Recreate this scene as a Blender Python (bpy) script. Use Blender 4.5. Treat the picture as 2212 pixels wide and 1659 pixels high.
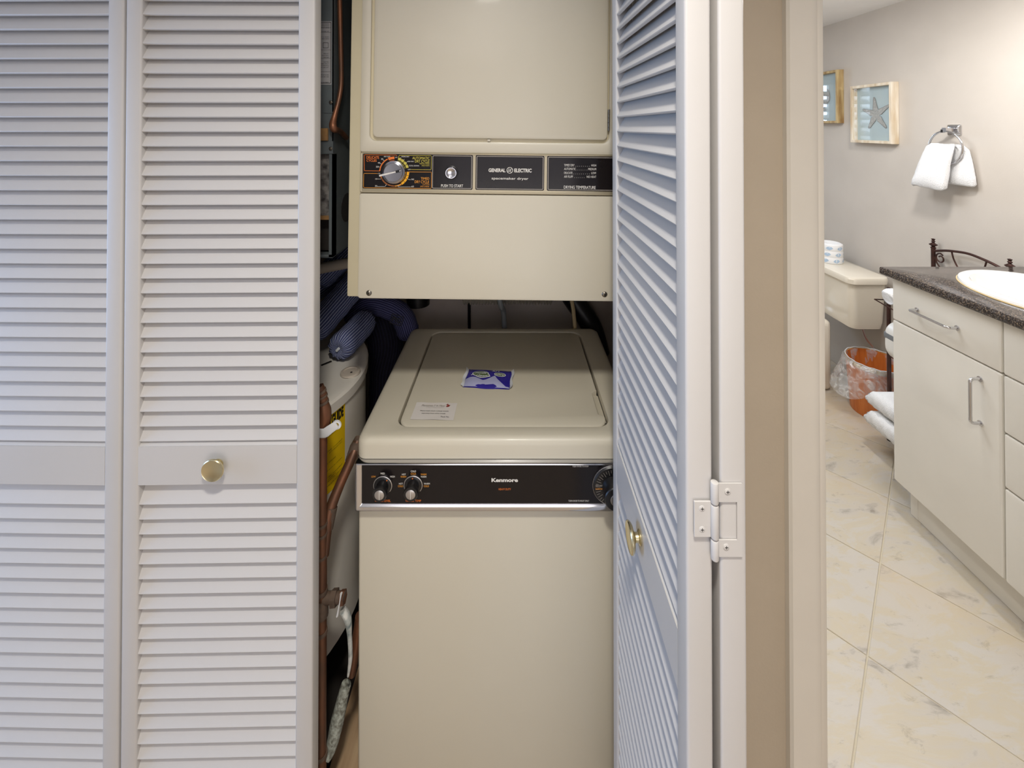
import bpy, bmesh, math, random
from mathutils import Matrix, Vector
from math import sin, cos, pi, radians as R
random.seed(7)
S = bpy.context.scene
for o in list(bpy.data.objects): bpy.data.objects.remove(o)
C = S.collection
# ------------------------------------------------------------------ camera
EYE = 1.48; F = 925.0; CX = 1106.0; PY = 267.0; PITCH = R(0.5)
cd = bpy.data.cameras.new('camera'); cam = bpy.data.objects.new('camera', cd); C.objects.link(cam)
cam.location = (0, 0, EYE); cam.rotation_euler = (pi/2 + PITCH, 0, 0)
cd.sensor_width = 36; cd.sensor_fit = 'HORIZONTAL'; cd.lens = F/2212*36
cd.shift_y = -(829.5 - PY)/2212; cd.shift_x = 0; cd.clip_start = .01
S.camera = cam
# ------------------------------------------------------------------ world, lights, exposure
S.view_settings.view_transform = 'Standard'; S.view_settings.look = 'None'
S.view_settings.gamma = 1; S.view_settings.use_curve_mapping = False; S.view_settings.exposure = 0.0
w = bpy.data.worlds.new('sky'); S.world = w; w.use_nodes = True
bg = w.node_tree.nodes['Background']; bg.inputs[0].default_value = (.70, .86, 1, 1); bg.inputs[1].default_value = 2.0
def area(name, loc, target, power, size, color, sy=None, spread=None):
    l = bpy.data.lights.new(name, 'AREA'); l.energy = power; l.color = color; l.size = size
    if sy: l.shape = 'RECTANGLE'; l.size_y = sy
    if spread: l.spread = spread
    o = bpy.data.objects.new(name, l); C.objects.link(o); o.location = loc
    o.rotation_euler = (Vector(target) - Vector(loc)).to_track_quat('-Z', 'Y').to_euler()
    return o
area('hall_ceiling_lamp', (.0, -.12, 2.40), (.0, -.10, 0), 14.8, .14, (1, .96, .88), spread=R(125))
area('hall_bounce', (-.15, -1.25, 2.41), (-.1, -.9, 0), 13, 1.1, (1, .95, .93), .9)
area('hall_daylight', (-2.35, .42, 1.0), (.2, .42, .70), 20, .6, (.20, .46, 1), 1.5)
area('hall_front_fill', (.25, -2.0, 1.0), (0, .8, .55), 9, 1.8, (.95, .90, 1), 1.7)  # frontal fill added behind the viewer to even out the hall
area('hall_low_fill', (.2, -2.1, .5), (0, .8, .4), 6.5, 1.8, (1, .98, .86), .8)  # added fill near the floor, lifts the lower fronts; no fixture there
area('bathroom_ceiling_lamp', (1.36, 1.50, 2.10), (1.36, 1.5, 0), 12, .16, (1, .97, .94))
area('bathroom_soft_fill', (.80, 2.0, 2.09), (1.2, 1.8, 0), 17, .7, (.88, .93, 1))  # unseen soft source added to brighten the vanity fronts
area('vanity_lamp', (1.90, 1.30, 1.86), (1.75, 1.8, 1.3), 3.5, .12, (.95, .96, 1))
area('bathroom_daylight', (.95, 4.45, 1.7), (1.0, 3.0, 1.35), 60, .9, (.60, .76, 1), .9)

# ------------------------------------------------------------------ helpers
def W(px, py, Y):
    dx = (px - CX)/F; dz = (PY - py)/F
    d = Vector((dx, cos(PITCH) - dz*sin(PITCH), sin(PITCH) + dz*cos(PITCH)))
    d *= Y/d.y
    return Vector((d.x, Y, EYE + d.z))
def lin(c): 
    c = c/255
    return c/12.92 if c <= .04045 else ((c+.055)/1.055)**2.4
def rgb(t): return (lin(t[0]), lin(t[1]), lin(t[2]), 1)
class NT:
    def __init__(s, name):
        s.m = bpy.data.materials.new(name); s.m.use_nodes = True; s.t = s.m.node_tree; s.b = s.t.nodes['Principled BSDF']
    def n(s, typ, **kw):
        x = s.t.nodes.new(typ)
        for k, v in kw.items():
            if k in x.inputs: x.inputs[k].default_value = v
            else: setattr(x, k, v)
        return x
    def l(s, a, b): s.t.links.new(a, b)
def mat(name, col, rough=.5, metal=0, col2=None, nscale=6, namt=.5, bump=0, bscale=200, stretch=None, coat=0, coords='Object', spec=None, detail=4):
    N = NT(name); b = N.b
    b.inputs['Base Color'].default_value = rgb(col); b.inputs['Roughness'].default_value = rough; b.inputs['Metallic'].default_value = metal
    if coat: b.inputs['Coat Weight'].default_value = coat; b.inputs['Coat Roughness'].default_value = .08
    if spec is not None: b.inputs['Specular IOR Level'].default_value = spec
    tc = N.n('ShaderNodeTexCoord'); src = tc.outputs[coords]
    if stretch:
        mp = N.n('ShaderNodeMapping'); mp.inputs['Scale'].default_value = stretch; N.l(src, mp.inputs['Vector']); src = mp.outputs[0]
    if col2 is None: col2 = tuple(max(0, c-6) for c in col)
    ns = N.n('ShaderNodeTexNoise', Scale=nscale, Detail=detail); N.l(src, ns.inputs['Vector'])
    rp = N.n('ShaderNodeValToRGB'); rp.color_ramp.elements[0].color = rgb(col); rp.color_ramp.elements[1].color = rgb(col2)
    rp.color_ramp.elements[0].position = .5-namt/2; rp.color_ramp.elements[1].position = .5+namt/2
    N.l(ns.outputs['Fac'], rp.inputs[0]); N.l(rp.outputs[0], b.inputs['Base Color'])
    if bump:
        n2 = N.n('ShaderNodeTexNoise', Scale=bscale, Detail=3); N.l(src, n2.inputs['Vector'])
        bp = N.n('ShaderNodeBump', Strength=min(bump, 1), Distance=.001*max(1, bump)); N.l(n2.outputs['Fac'], bp.inputs['Height']); N.l(bp.outputs[0], b.inputs['Normal'])
    return N.m
M = {}
M['door'] = mat('door_paint', (204, 200, 197), .42, col2=(199, 195, 190), nscale=3, bump=.12, bscale=90)
M['wall'] = mat('hall_wall_paint', (180, 165, 144), .75, bump=.3, bscale=160)
M['bwall'] = mat('bathroom_wall_paint', (201, 193, 183), .7, bump=.2, bscale=160)
M['ceil'] = mat('ceiling_paint', (240, 238, 235), .8)
M['casing'] = mat('casing_paint', (220, 212, 198), .4, bump=.1, bscale=60)
M['closet'] = mat('closet_wall', (196, 186, 176), .85, col2=(168, 154, 144), nscale=5)
M['carpet'] = mat('hall_floor', (186, 168, 146), .9, bump=1, bscale=400)
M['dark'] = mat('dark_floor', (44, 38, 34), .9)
M['ply'] = mat('plywood', (206, 178, 140), .7, col2=(150, 116, 84), nscale=5, stretch=(8, 1, 1))
M['almond'] = mat('almond_enamel', (204, 197, 179), .42, col2=(200, 192, 173), nscale=2, coat=.05)
M['almond2'] = mat('almond_enamel_yellowed', (212, 201, 170), .34, coat=.1)
M['black'] = mat('black_glossy_panel', (26, 22, 23), .16, coat=0, spec=.3)
M['blackp'] = mat('black_plastic', (24, 23, 24), .35)
M['gap'] = mat('shadow_gap', (26, 22, 18), .9)
M['chrome'] = mat('chrome', (215, 215, 218), .12, 1)
M['knobm'] = mat('dial_metal', (172, 172, 178), .2, 1)
M['pointer'] = mat('pointer_metal', (226, 222, 216), .5, .2)
M['alu'] = mat('brushed_aluminium', (200, 198, 198), .32, 1)
M['champ'] = mat('champagne_metal', (176, 166, 142), .35, .6)
M['steel'] = mat('screw_steel', (140, 134, 124), .35, 1)
M['brass'] = mat('polished_brass', (226, 214, 176), .24, 1)
M['white_ink'] = mat('white_ink', (226, 222, 214), .5)
M['grey_ink'] = mat('grey_ink', (170, 162, 152), .5)
M['black_ink'] = mat('black_ink', (28, 26, 22), .6)
M['orange'] = mat('orange_ink', (232, 122, 44), .5)
M['amber'] = mat('amber_ink', (224, 150, 50), .5)
M['gold'] = mat('gold_ink', (240, 172, 20), .5)
M['lime'] = mat('yellow_green_ink', (200, 186, 76), .5)
M['brown_ink'] = mat('brown_orange_ink', (176, 104, 44), .5)
M['red'] = mat('red_ink', (150, 50, 40), .6)
M['yellow'] = mat('yellow_label', (240, 200, 10), .5)
M['heater'] = mat('grey_white_enamel', (230, 225, 216), .4, col2=(214, 207, 196), nscale=4)
M['copper'] = mat('tarnished_copper', (150, 96, 66), .45, .6, col2=(74, 66, 58), nscale=26, namt=.5, stretch=(1, 1, .3), detail=8)
M['corr'] = mat('corroded_pipe', (110, 108, 96), .85, .1, col2=(176, 180, 168), nscale=150, namt=.3, bump=1, bscale=200)
M['verd'] = mat('white_and_teal_corrosion', (204, 202, 194), .75, 0, col2=(84, 104, 104), nscale=40, namt=.3, bump=1, bscale=160)
M['strap'] = mat('white_painted_strap', (222, 222, 222), .45)
M['putty'] = mat('pipe_putty', (110, 90, 74), .8, col2=(70, 56, 46), nscale=30, bump=1, bscale=150)
M['sheet'] = mat('galvanised_sheet', (118, 126, 128), .45, .5, col2=(104, 110, 112), nscale=10)
M['insul'] = mat('fibre_insulation', (128, 124, 120), .95, col2=(60, 56, 54), nscale=22, bump=1, bscale=90, coords='Generated')
M['insul'] = mat('fibre_insulation', (128, 124, 120), .95, col2=(50, 46, 46), nscale=60, namt=.3, bump=1, bscale=90)
M['label'] = mat('grey_label', (168, 166, 166), .5)
M['kraft'] = mat('kraft_block', (150, 112, 66), .7, col2=(110, 80, 48), nscale=30)
M['pvc'] = mat('pvc_pipe', (196, 184, 170), .4)
M['foil'] = mat('foil_duct', (206, 200, 188), .34, .45, bump=.6, bscale=60)
M['wire'] = mat('cream_wire', (200, 180, 140), .5)
M['paper'] = mat('white_card', (214, 208, 202), .6)
M['packet'] = mat('blue_foil_packet', (52, 44, 150), .22, .1, coat=.5)
M['lav'] = mat('lavender_print', (172, 174, 208), .3, coat=.4)
M['green'] = mat('olive_green_print', (84, 104, 62), .4)
M['pwhite'] = mat('packet_white', (220, 222, 224), .3)
M['white_cab'] = mat('white_laminate', (230, 226, 216), .35)
M['ceramic'] = mat('bone_ceramic', (228, 219, 202), .14, coat=.5)
M['sinkw'] = mat('white_ceramic', (243, 243, 241), .08, coat=.7)
M['goldline'] = mat('cream_rim_line', (214, 190, 140), .3)
M['towel'] = mat('white_terry', (242, 242, 242), .95, bump=3.5, bscale=300)
M['bronze'] = mat('bronze_metal', (84, 56, 48), .4, .6, col2=(58, 40, 38), nscale=30)
M['frame'] = mat('whitewashed_wood', (234, 226, 210), .6, col2=(196, 170, 130), nscale=14, namt=.45, stretch=(3, 3, .4), bump=.6, bscale=60)
M['frame2'] = mat('worn_yellow_wood', (206, 184, 134), .6, col2=(140, 100, 50), nscale=14, namt=.4, stretch=(3, 3, .4), bump=.6, bscale=60)
M['artblue'] = mat('pale_blue_print', (168, 186, 192), .7, col2=(176, 190, 190), nscale=9)
M['artgrey'] = mat('grey_sketch', (182, 184, 180), .7, col2=(150, 150, 146), nscale=120)
M['artline'] = mat('pencil_line', (112, 110, 108), .8)
M['tissue'] = mat('tissue_wrap', (238, 238, 238), .6)
M['leaf'] = mat('pale_blue_leaf_print', (176, 198, 220), .6)
M['woodb'] = mat('orange_wood', (216, 130, 62), .4, col2=(188, 98, 40), nscale=6, namt=.6, stretch=(14, 14, 1.2))
M['rubber'] = mat('grey_rubber', (120, 124, 128), .5)
M['plasticw'] = mat('white_plastic', (232, 230, 224), .35)
M['grout'] = mat('sand_grout', (204, 194, 172), .9, bump=1, bscale=300)
def mat_tile():
    N = NT('slate_look_tile'); b = N.b
    g = N.n('ShaderNodeNewGeometry'); oi = N.n('ShaderNodeObjectInfo')
    ad = N.n('ShaderNodeVectorMath', operation='ADD'); sc = N.n('ShaderNodeVectorMath', operation='SCALE'); cb = N.n('ShaderNodeCombineXYZ')
    for i in range(3): N.l(oi.outputs['Random'], cb.inputs[i])
    N.l(cb.outputs[0], sc.inputs[0]); sc.inputs['Scale'].default_value = 37; N.l(g.outputs['Position'], ad.inputs[0]); N.l(sc.outputs[0], ad.inputs[1])
    mp = N.n('ShaderNodeMapping'); mp.inputs['Rotation'].default_value = (0, 0, R(-32)); mp.inputs['Scale'].default_value = (1, 2.4, 1); N.l(ad.outputs[0], mp.inputs[0])
    a = N.n('ShaderNodeTexNoise', Scale=5, Detail=12, Roughness=.62, Distortion=.6); N.l(mp.outputs[0], a.inputs['Vector'])
    r = N.n('ShaderNodeValToRGB'); e = r.color_ramp.elements
    e[0].position = .30; e[0].color = rgb((150, 142, 131)); e[1].position = .74; e[1].color = rgb((206, 200, 189))
    for p, c in ((.40, (194, 186, 174)), (.49, (196, 185, 164)), (.55, (196, 189, 178)), (.64, (196, 189, 179))):
        x = e.new(p); x.color = rgb(c)
    N.l(a.outputs['Fac'], r.inputs[0])
    a2 = N.n('ShaderNodeTexNoise', Scale=1.6, Detail=4); N.l(ad.outputs[0], a2.inputs['Vector'])
    r2 = N.n('ShaderNodeValToRGB'); r2.color_ramp.elements[0].position = .5; r2.color_ramp.elements[1].position = .7
    r2.color_ramp.elements[0].color = (0, 0, 0, 1); r2.color_ramp.elements[1].color = (.35, .35, .35, 1); N.l(a2.outputs['Fac'], r2.inputs[0])
    mx = N.n('ShaderNodeMix', data_type='RGBA'); N.l(r2.outputs[0], mx.inputs[0]); N.l(r.outputs[0], mx.inputs[6]); mx.inputs[7].default_value = rgb((204, 180, 144))
    a3 = N.n('ShaderNodeTexNoise', Scale=13, Detail=10, Roughness=.75, Distortion=.5); N.l(mp.outputs[0], a3.inputs['Vector'])
    r3 = N.n('ShaderNodeValToRGB'); e3 = r3.color_ramp.elements; e3[0].position = .27; e3[0].color = rgb((150, 142, 134)); e3[1].position = .42; e3[1].color = (1, 1, 1, 1); N.l(a3.outputs['Fac'], r3.inputs[0])
    mm = N.n('ShaderNodeMix', data_type='RGBA'); mm.blend_type = 'MULTIPLY'; mm.inputs[0].default_value = .55; N.l(mx.outputs[2], mm.inputs[6]); N.l(r3.outputs[0], mm.inputs[7])
    N.l(mm.outputs[2], b.inputs['Base Color']); b.inputs['Roughness'].default_value = .38
    bp = N.n('ShaderNodeBump', Strength=.5, Distance=.004); N.l(a.outputs['Fac'], bp.inputs['Height']); N.l(bp.outputs[0], b.inputs['Normal'])
    return N.m
M['tile'] = mat_tile()
def mat_granite():
    N = NT('dark_speckled_granite'); b = N.b; tc = N.n('ShaderNodeTexCoord')
    v = N.n('ShaderNodeTexVoronoi', Scale=420); N.l(tc.outputs['Object'], v.inputs['Vector'])
    r = N.n('ShaderNodeValToRGB'); e = r.color_ramp.elements; e[0].color = rgb((30, 26, 26)); e[0].position = .35; e[1].color = rgb((136, 118, 98)); e[1].position = 1
    x = e.new(.62); x.color = rgb((66, 52, 44)); x = e.new(.8); x.color = rgb((84, 82, 84))
    s = N.n('ShaderNodeSeparateColor'); N.l(v.outputs['Color'], s.inputs[0]); N.l(s.outputs[0], r.inputs[0]); N.l(r.outputs[0], b.inputs['Base Color'])
    b.inputs['Roughness'].default_value = .2; b.inputs['Coat Weight'].default_value = .4
    return N.m
M['granite'] = mat_granite()
def mat_sock(name, base, line, n=34):
    N = NT(name); b = N.b; tc = N.n('ShaderNodeTexCoord'); sp = N.n('ShaderNodeSeparateXYZ'); N.l(tc.outputs['UV'], sp.inputs[0])
    m1 = N.n('ShaderNodeMath', operation='MULTIPLY'); m1.inputs[1].default_value = n*2*pi; N.l(sp.outputs[0], m1.inputs[0])
    m2 = N.n('ShaderNodeMath', operation='SINE'); N.l(m1.outputs[0], m2.inputs[0])
    r = N.n('ShaderNodeValToRGB'); e = r.color_ramp.elements; e[0].position = .35; e[1].position = .9; e[0].color = rgb(base); e[1].color = rgb(line)
    N.l(m2.outputs[0], r.inputs[0]); N.l(r.outputs[0], b.inputs['Base Color']); b.inputs['Roughness'].default_value = .9
    bp = N.n('ShaderNodeBump', Strength=.5, Distance=.002); N.l(m2.outputs[0], bp.inputs['Height']); N.l(bp.outputs[0], b.inputs['Normal'])
    return N.m
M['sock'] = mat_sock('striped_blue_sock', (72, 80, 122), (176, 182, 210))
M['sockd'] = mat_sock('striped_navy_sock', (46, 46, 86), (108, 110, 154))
M['sockx'] = mat_sock('shade_darkened_sock', (18, 17, 34), (34, 34, 58))  # navy sock, colour darkened for the shade between heater and washer
def mat_glass():
    N = NT('clear_glass'); t = N.t; t.nodes.remove(N.b); out = t.nodes['Material Output']
    tr = N.n('ShaderNodeBsdfTransparent'); gl = N.n('ShaderNodeBsdfGlossy'); gl.inputs['Roughness'].default_value = .02
    fr = N.n('ShaderNodeFresnel', IOR=1.6); mx = N.n('ShaderNodeMixShader')
    ge = N.n('ShaderNodeNewGeometry'); m1 = N.n('ShaderNodeMath', operation='SUBTRACT'); m1.inputs[0].default_value = 1; N.l(ge.outputs['Backfacing'], m1.inputs[1])
    m2 = N.n('ShaderNodeMath', operation='MULTIPLY'); N.l(fr.outputs[0], m2.inputs[0]); N.l(m1.outputs[0], m2.inputs[1]); N.l(m2.outputs[0], mx.inputs[0]); N.l(tr.outputs[0], mx.inputs[1]); N.l(gl.outputs[0], mx.inputs[2]); N.l(mx.outputs[0], out.inputs[0])
    return N.m
M['glass'] = mat_glass()
def mat_film():
    N = NT('clear_plastic_film'); t = N.t; t.nodes.remove(N.b); out = t.nodes['Material Output']
    tr = N.n('ShaderNodeBsdfTransparent'); gl = N.n('ShaderNodeBsdfGlossy'); gl.inputs['Roughness'].default_value = .2
    df = N.n('ShaderNodeBsdfDiffuse'); df.inputs[0].default_value = (.85, .86, .88, 1)
    a = N.n('ShaderNodeMixShader'); a.inputs[0].default_value = .45; N.l(gl.outputs[0], a.inputs[2]); N.l(df.outputs[0], a.inputs[1])
    tc = N.n('ShaderNodeTexCoord'); ns = N.n('ShaderNodeTexNoise', Scale=22, Detail=5, Distortion=1.5); N.l(tc.outputs['Object'], ns.inputs['Vector'])
    r = N.n('ShaderNodeMapRange'); r.inputs[1].default_value = .35; r.inputs[2].default_value = .75; r.inputs[3].default_value = .12; r.inputs[4].default_value = .75; N.l(ns.outputs['Fac'], r.inputs[0])
    mx = N.n('ShaderNodeMixShader'); N.l(r.outputs[0], mx.inputs[0]); N.l(tr.outputs[0], mx.inputs[1]); N.l(a.outputs[0], mx.inputs[2]); N.l(mx.outputs[0], out.inputs[0])
    bp = N.n('ShaderNodeBump', Strength=1, Distance=.01); N.l(ns.outputs['Fac'], bp.inputs['Height']); N.l(bp.outputs[0], gl.inputs['Normal'])
    return N.m
M['film'] = mat_film()

FACE = Matrix(((1, 0, 0, 0), (0, 0, -1, 0), (0, 1, 0, 0), (0, 0, 0, 1)))     # (x, y, h) -> x across, y up, h towards the viewer
_tmp = None
class MB:
    def __init__(s, M0=None):
        s.bm = bmesh.new(); s.uv = s.bm.loops.layers.uv.new('UVMap'); s.M = M0 or Matrix(); s.mi = 0
    def at(s, M0=None): s.M = M0 or Matrix(); return s
    def m(s, i): s.mi = i; return s
    def merge(s, t, xf=True):
        if xf: bmesh.ops.transform(t, matrix=s.M, verts=t.verts)
        for f in t.faces: f.material_index = s.mi
        me = bpy.data.meshes.new('t'); t.to_mesh(me); t.free(); s.bm.from_mesh(me); bpy.data.meshes.remove(me)
        return s
    def box(s, x0, x1, y0, y1, z0, z1, bev=0, seg=2):
        t = bmesh.new(); bmesh.ops.create_cube(t, size=1)
        for v in t.verts: v.co = Vector(((x0+x1)/2 + v.co.x*(x1-x0), (y0+y1)/2 + v.co.y*(y1-y0), (z0+z1)/2 + v.co.z*(z1-z0)))
        if bev: bmesh.ops.bevel(t, geom=list(t.edges)+list(t.verts), offset=bev, segments=seg, profile=.5, affect='EDGES')
        return s.merge(t)
    def loft(s, loops, cap0=True, cap1=True, closed=True, uv=None):
        t = bmesh.new(); ul = t.loops.layers.uv.new('UVMap'); n = len(loops[0])
        vs = [[t.verts.new(p) for p in lp] for lp in loops]
        for a in range(len(loops)-1):
            for i in range(n if closed else n-1):
                j = (i+1) % n
                try: f = t.faces.new((vs[a][i], vs[a][j], vs[a+1][j], vs[a+1][i]))
                except ValueError: continue
                for lo, (u, v) in zip(f.loops, ((i/n, a), ((i+1)/n, a), ((i+1)/n, a+1), (i/n, a+1))): lo[ul].uv = (u, v/max(1, len(loops)-1))
        if closed and cap0 and n > 2: t.faces.new(vs[0][::-1])
        if closed and cap1 and n > 2: t.faces.new(vs[-1])
        bmesh.ops.recalc_face_normals(t, faces=t.faces)
        return s.merge(t)
    def lathe(s, prof, o=(0, 0, 0), axis='Z', n=32, cap0=True, cap1=True, sx=1, sy=1):
        loops = []
        for r, h in prof:
            lp = []
            for i in range(n):
                a = 2*pi*i/n; x, y = r*cos(a)*sx, r*sin(a)*sy
                p = {'Z': (x, y, h), 'Y': (x, h, y), 'X': (h, x, y)}[axis]
                lp.append(Vector(p) + Vector(o))
            loops.append(lp)
        return s.loft(loops, cap0, cap1)
    def tube(s, pts, r, n=10, caps=True, flat=1, smooth=0, side=1):
        pts = [Vector(p) for p in pts]
        if smooth:
            rs = r if isinstance(r, (list, tuple)) else [r]*len(pts)
            q = []; rq = []
            for i in range(len(pts)-1):
                p0 = pts[max(i-1, 0)]; p1 = pts[i]; p2 = pts[i+1]; p3 = pts[min(i+2, len(pts)-1)]
                for k in range(smooth):
                    t = k/smooth
                    q.append(.5*((2*p1) + (p2-p0)*t + (2*p0-5*p1+4*p2-p3)*t*t + (3*p1-p0-3*p2+p3)*t**3)); rq.append(rs[i]*(1-t)+rs[i+1]*t)
            q.append(pts[-1]); rq.append(rs[-1]); pts = q; r = rq
        if not isinstance(r, (list, tuple)): r = [r]*len(pts)
        up = None; loops = []
        for i, p in enumerate(pts):
            d = (pts[min(i+1, len(pts)-1)] - pts[max(i-1, 0)]).normalized()
            if up is None:
                up = Vector((0, 0, 1)) if abs(d.z) < .9 else Vector((1, 0, 0))
            up = (up - d*up.dot(d)).normalized(); sd = d.cross(up)
            loops.append([p + (up*cos(2*pi*k/n)*flat + sd*side*sin(2*pi*k/n))*r[i] for k in range(n)])
        return s.loft(loops, caps, caps)
    def prism(s, poly, z0, z1, inset=0):
        a = [Vector((x, y, z0)) for x, y in poly]; b = [Vector((x, y, z1)) for x, y in poly]
        if inset:
            c = sum((Vector((x, y, 0)) for x, y in poly), Vector())/len(poly)
            b0 = [Vector((x, y, z1-inset)) for x, y in poly]
            b = [Vector((p.x, p.y, z1)) + (Vector((c.x, c.y, 0))-Vector((p.x, p.y, 0))).normalized()*inset*1.4 for p in b]
            return s.loft([a, b0, b])
        return s.loft([a, b])
    def flat(s, poly, z=0):
        t = bmesh.new(); t.faces.new([t.verts.new((x, y, z)) for x, y in poly]); bmesh.ops.triangulate(t, faces=t.faces); return s.merge(t)
    def ring(s, a, b, z=0):
        return s.loft([[Vector((x, y, z)) for x, y in a], [Vector((x, y, z)) for x, y in b]], False, False)
    def ribbon(s, pts, wd, z=0):
        for (x0, y0), (x1, y1) in zip(pts, pts[1:]):
            d = Vector((x1-x0, y1-y0)); 
            if d.length < 1e-9: continue
            d.normalize(); nx, ny = -d.y*wd/2, d.x*wd/2; ex, ey = d.x*wd*.3, d.y*wd*.3
            s.flat([(x0-nx-ex, y0-ny-ey), (x1-nx+ex, y1-ny+ey), (x1+nx+ex, y1+ny+ey), (x0+nx-ex, y0+ny-ey)], z)
        return s
    def text(s, txt, x0, x1, y0, y1, z=0, bold=0, bend=None, shear=0):
        cu = bpy.data.curves.new('t', 'FONT'); cu.body = txt; cu.size = 1; cu.resolution_u = 3; cu.shear = shear
        if bold: cu.offset = bold
        ob = bpy.data.objects.new('t', cu); C.objects.link(ob)
        bpy.context.view_layer.update()
        me = bpy.data.meshes.new_from_object(ob.evaluated_get(bpy.context.evaluated_depsgraph_get()))
        t = bmesh.new(); t.from_mesh(me)
        bpy.data.objects.remove(ob); bpy.data.curves.remove(cu); bpy.data.meshes.remove(me)
        if not t.verts: t.free(); return s
        ax = min(v.co.x for v in t.verts); bx = max(v.co.x for v in t.verts); ay = min(v.co.y for v in t.verts); by = max(v.co.y for v in t.verts)
        for v in t.verts:
            v.co = Vector((x0 + (v.co.x-ax)/(bx-ax)*(x1-x0), y0 + (v.co.y-ay)/(by-ay)*(y1-y0), z))
        if bend:
            for v in t.verts: v.co = bend(v.co)
            return s.merge(t, False)
        return s.merge(t)
    def build(s, name, mats, parent=None, sharp=35, local=False):
        me = bpy.data.meshes.new(name); s.bm.to_mesh(me); s.bm.free()
        for p in me.polygons: p.use_smooth = True
        me.set_sharp_from_angle(angle=R(sharp))
        for k in (mats if isinstance(mats, (list, tuple)) else [mats]): me.materials.append(M[k])
        return link(name, me, parent, local)
ORG = {}
def link(name, me, parent=None, local=False):
    o = bpy.data.objects.new(name, me); C.objects.link(o)
    if parent is not None:
        o.parent = parent; org = ORG.get(parent.name, Vector()); ORG[o.name] = org
        if not local and org.length: me.transform(Matrix.Translation(-org))
    else: ORG[o.name] = Vector()
    return o
def tag(o, label=None, cat=None, group=None, kind=None):
    if label: o['label'] = label
    if cat: o['category'] = cat
    if group: o['group'] = group
    if kind: o['kind'] = kind
    return o
def thing(name, loc, label, cat, group=None):
    o = bpy.data.objects.new(name, None); C.objects.link(o); o.location = loc; o.empty_display_size = .05
    ORG[o.name] = Vector(loc); return tag(o, label, cat, group)
def struct(o, label=None): return tag(o, label, kind='structure')
def rrect(cx, cy, w_, h_, r, n=6):
    pts = []
    for qx, qy, a0 in ((1, 1, 0), (-1, 1, 90), (-1, -1, 180), (1, -1, 270)):
        for k in range(n+1):
            a = R(a0 + 90*k/n); pts.append((cx + qx*(w_/2-r) + r*cos(a), cy + qy*(h_/2-r) + r*sin(a)))
    return pts
def rbox(x0, x1, y0, y1, r, n=6): return rrect((x0+x1)/2, (y0+y1)/2, abs(x1-x0), abs(y1-y0), r, n)
def v3(pts, z): return [Vector((x, y, z)) for x, y in pts]
def onface(y): return Matrix.Translation((0, y, 0)) @ FACE

# ================================================================== the setting
OPX = .300; CLX0 = -1.125; CASX0 = .518; CASX1 = .578; BDR = 1.32
wf = MB()
for a in ((-2.5, CLX0, .82, .93, 0, 2.44), (CLX0, OPX, .82, .93, 2.045, 2.44), (OPX, CASX1, .82, .93, 0, 2.44), (BDR, 2.6, .82, .93, 0, 2.44), (CASX1, BDR, .82, .93, 2.045, 2.44)): wf.box(*a)
struct(wf.build('wall_front', 'wall'), 'tan hall wall beside the bathroom door casing')
b = MB(); b.box(-2.5, -2.4, -2.3, .05, 0, 2.44).box(-2.5, -2.4, .75, .82, 0, 2.44).box(-2.5, -2.4, .05, .75, 0, .45).box(-2.5, -2.4, .05, .75, 1.85, 2.44)
struct(b.build('wall_left', 'ceil'))
struct(MB().box(-2.5, 2.6, -2.4, -2.3, 0, 2.44).build('wall_back', 'ceil'))
struct(MB().box(2.5, 2.6, -2.3, .82, 0, 2.44).build('wall_right', 'ceil'))
struct(MB().box(-2.5, 2.6, -2.4, .93, 2.44, 2.5).build('ceiling', 'ceil'))
struct(MB().box(-2.5, 2.6, -2.4, .875, -.05, 0).build('floor_hall', 'carpet'))
# closet shell
b = MB(); b.box(-1.4, .45, 1.56, 1.62, 0, 2.44)
struct(b.build('wall_closet_back', 'closet'), 'dim grey brown plaster wall behind the stacked machines')
struct(MB().box(-1.4, -1.34, .93, 1.56, 0, 2.44).build('wall_closet_left', 'closet'))
struct(MB().box(.39, .45, .93, 1.56, 0, 2.44).build('wall_closet_right', 'closet'))
struct(MB().box(-1.4, .45, .93, 1.62, 2.44, 2.5).build('ceiling_closet', 'closet'))
struct(MB().box(-1.4, .45, .875, 1.62, -.05, 0).build('floor_closet', 'dark'), 'dark closet floor under the water heater')
tag(MB().box(-.416, .38, .885, 1.54, 0, .022, .002).build('plywood_board', 'ply'), 'pale stained plywood board lying on the closet floor under the washer', 'board')
# bathroom shell
XW = 2.03; ZC = 2.136
b = MB().box(XW, XW+.08, .93, 4.1, 0, ZC)
struct(b.build('wall_bathroom_right', 'bwall'), 'tan grey bathroom wall with two framed pictures and a towel ring')
struct(MB().box(.45, .51, 1.62, 4.1, 0, ZC).box(.45, .51, .93, 1.62, 0, ZC).build('wall_bathroom_left', 'bwall'))
struct(MB().box(.45, XW+.08, .93, 4.1, ZC, ZC+.06).build('ceiling_bathroom', 'ceil'), 'white bathroom ceiling')
b = MB(); WX0, WX1, WZ0, WZ1 = .64, 1.36, 1.12, 1.92
b.box(.51, WX0, 4.0, 4.1, 0, ZC).box(WX1, XW, 4.0, 4.1, 0, ZC).box(WX0, WX1, 4.0, 4.1, 0, WZ0).box(WX0, WX1, 4.0, 4.1, WZ1, ZC)
struct(b.build('wall_bathroom_far', 'bwall'))
b = MB(); ws = [(WX0, .66), (.75, .78), (.965, 1.04), (1.25, WX1)]
for x0, x1 in ws: b.box(x0, x1, 3.985, 4.015, WZ0, WZ1)
b.box(WX0, WX1, 3.985, 4.015, WZ0, WZ0+.05).box(WX0, WX1, 3.985, 4.015, WZ1-.05, WZ1)
win = struct(b.build('window_1', 'ceil'))
slm = {}
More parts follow.
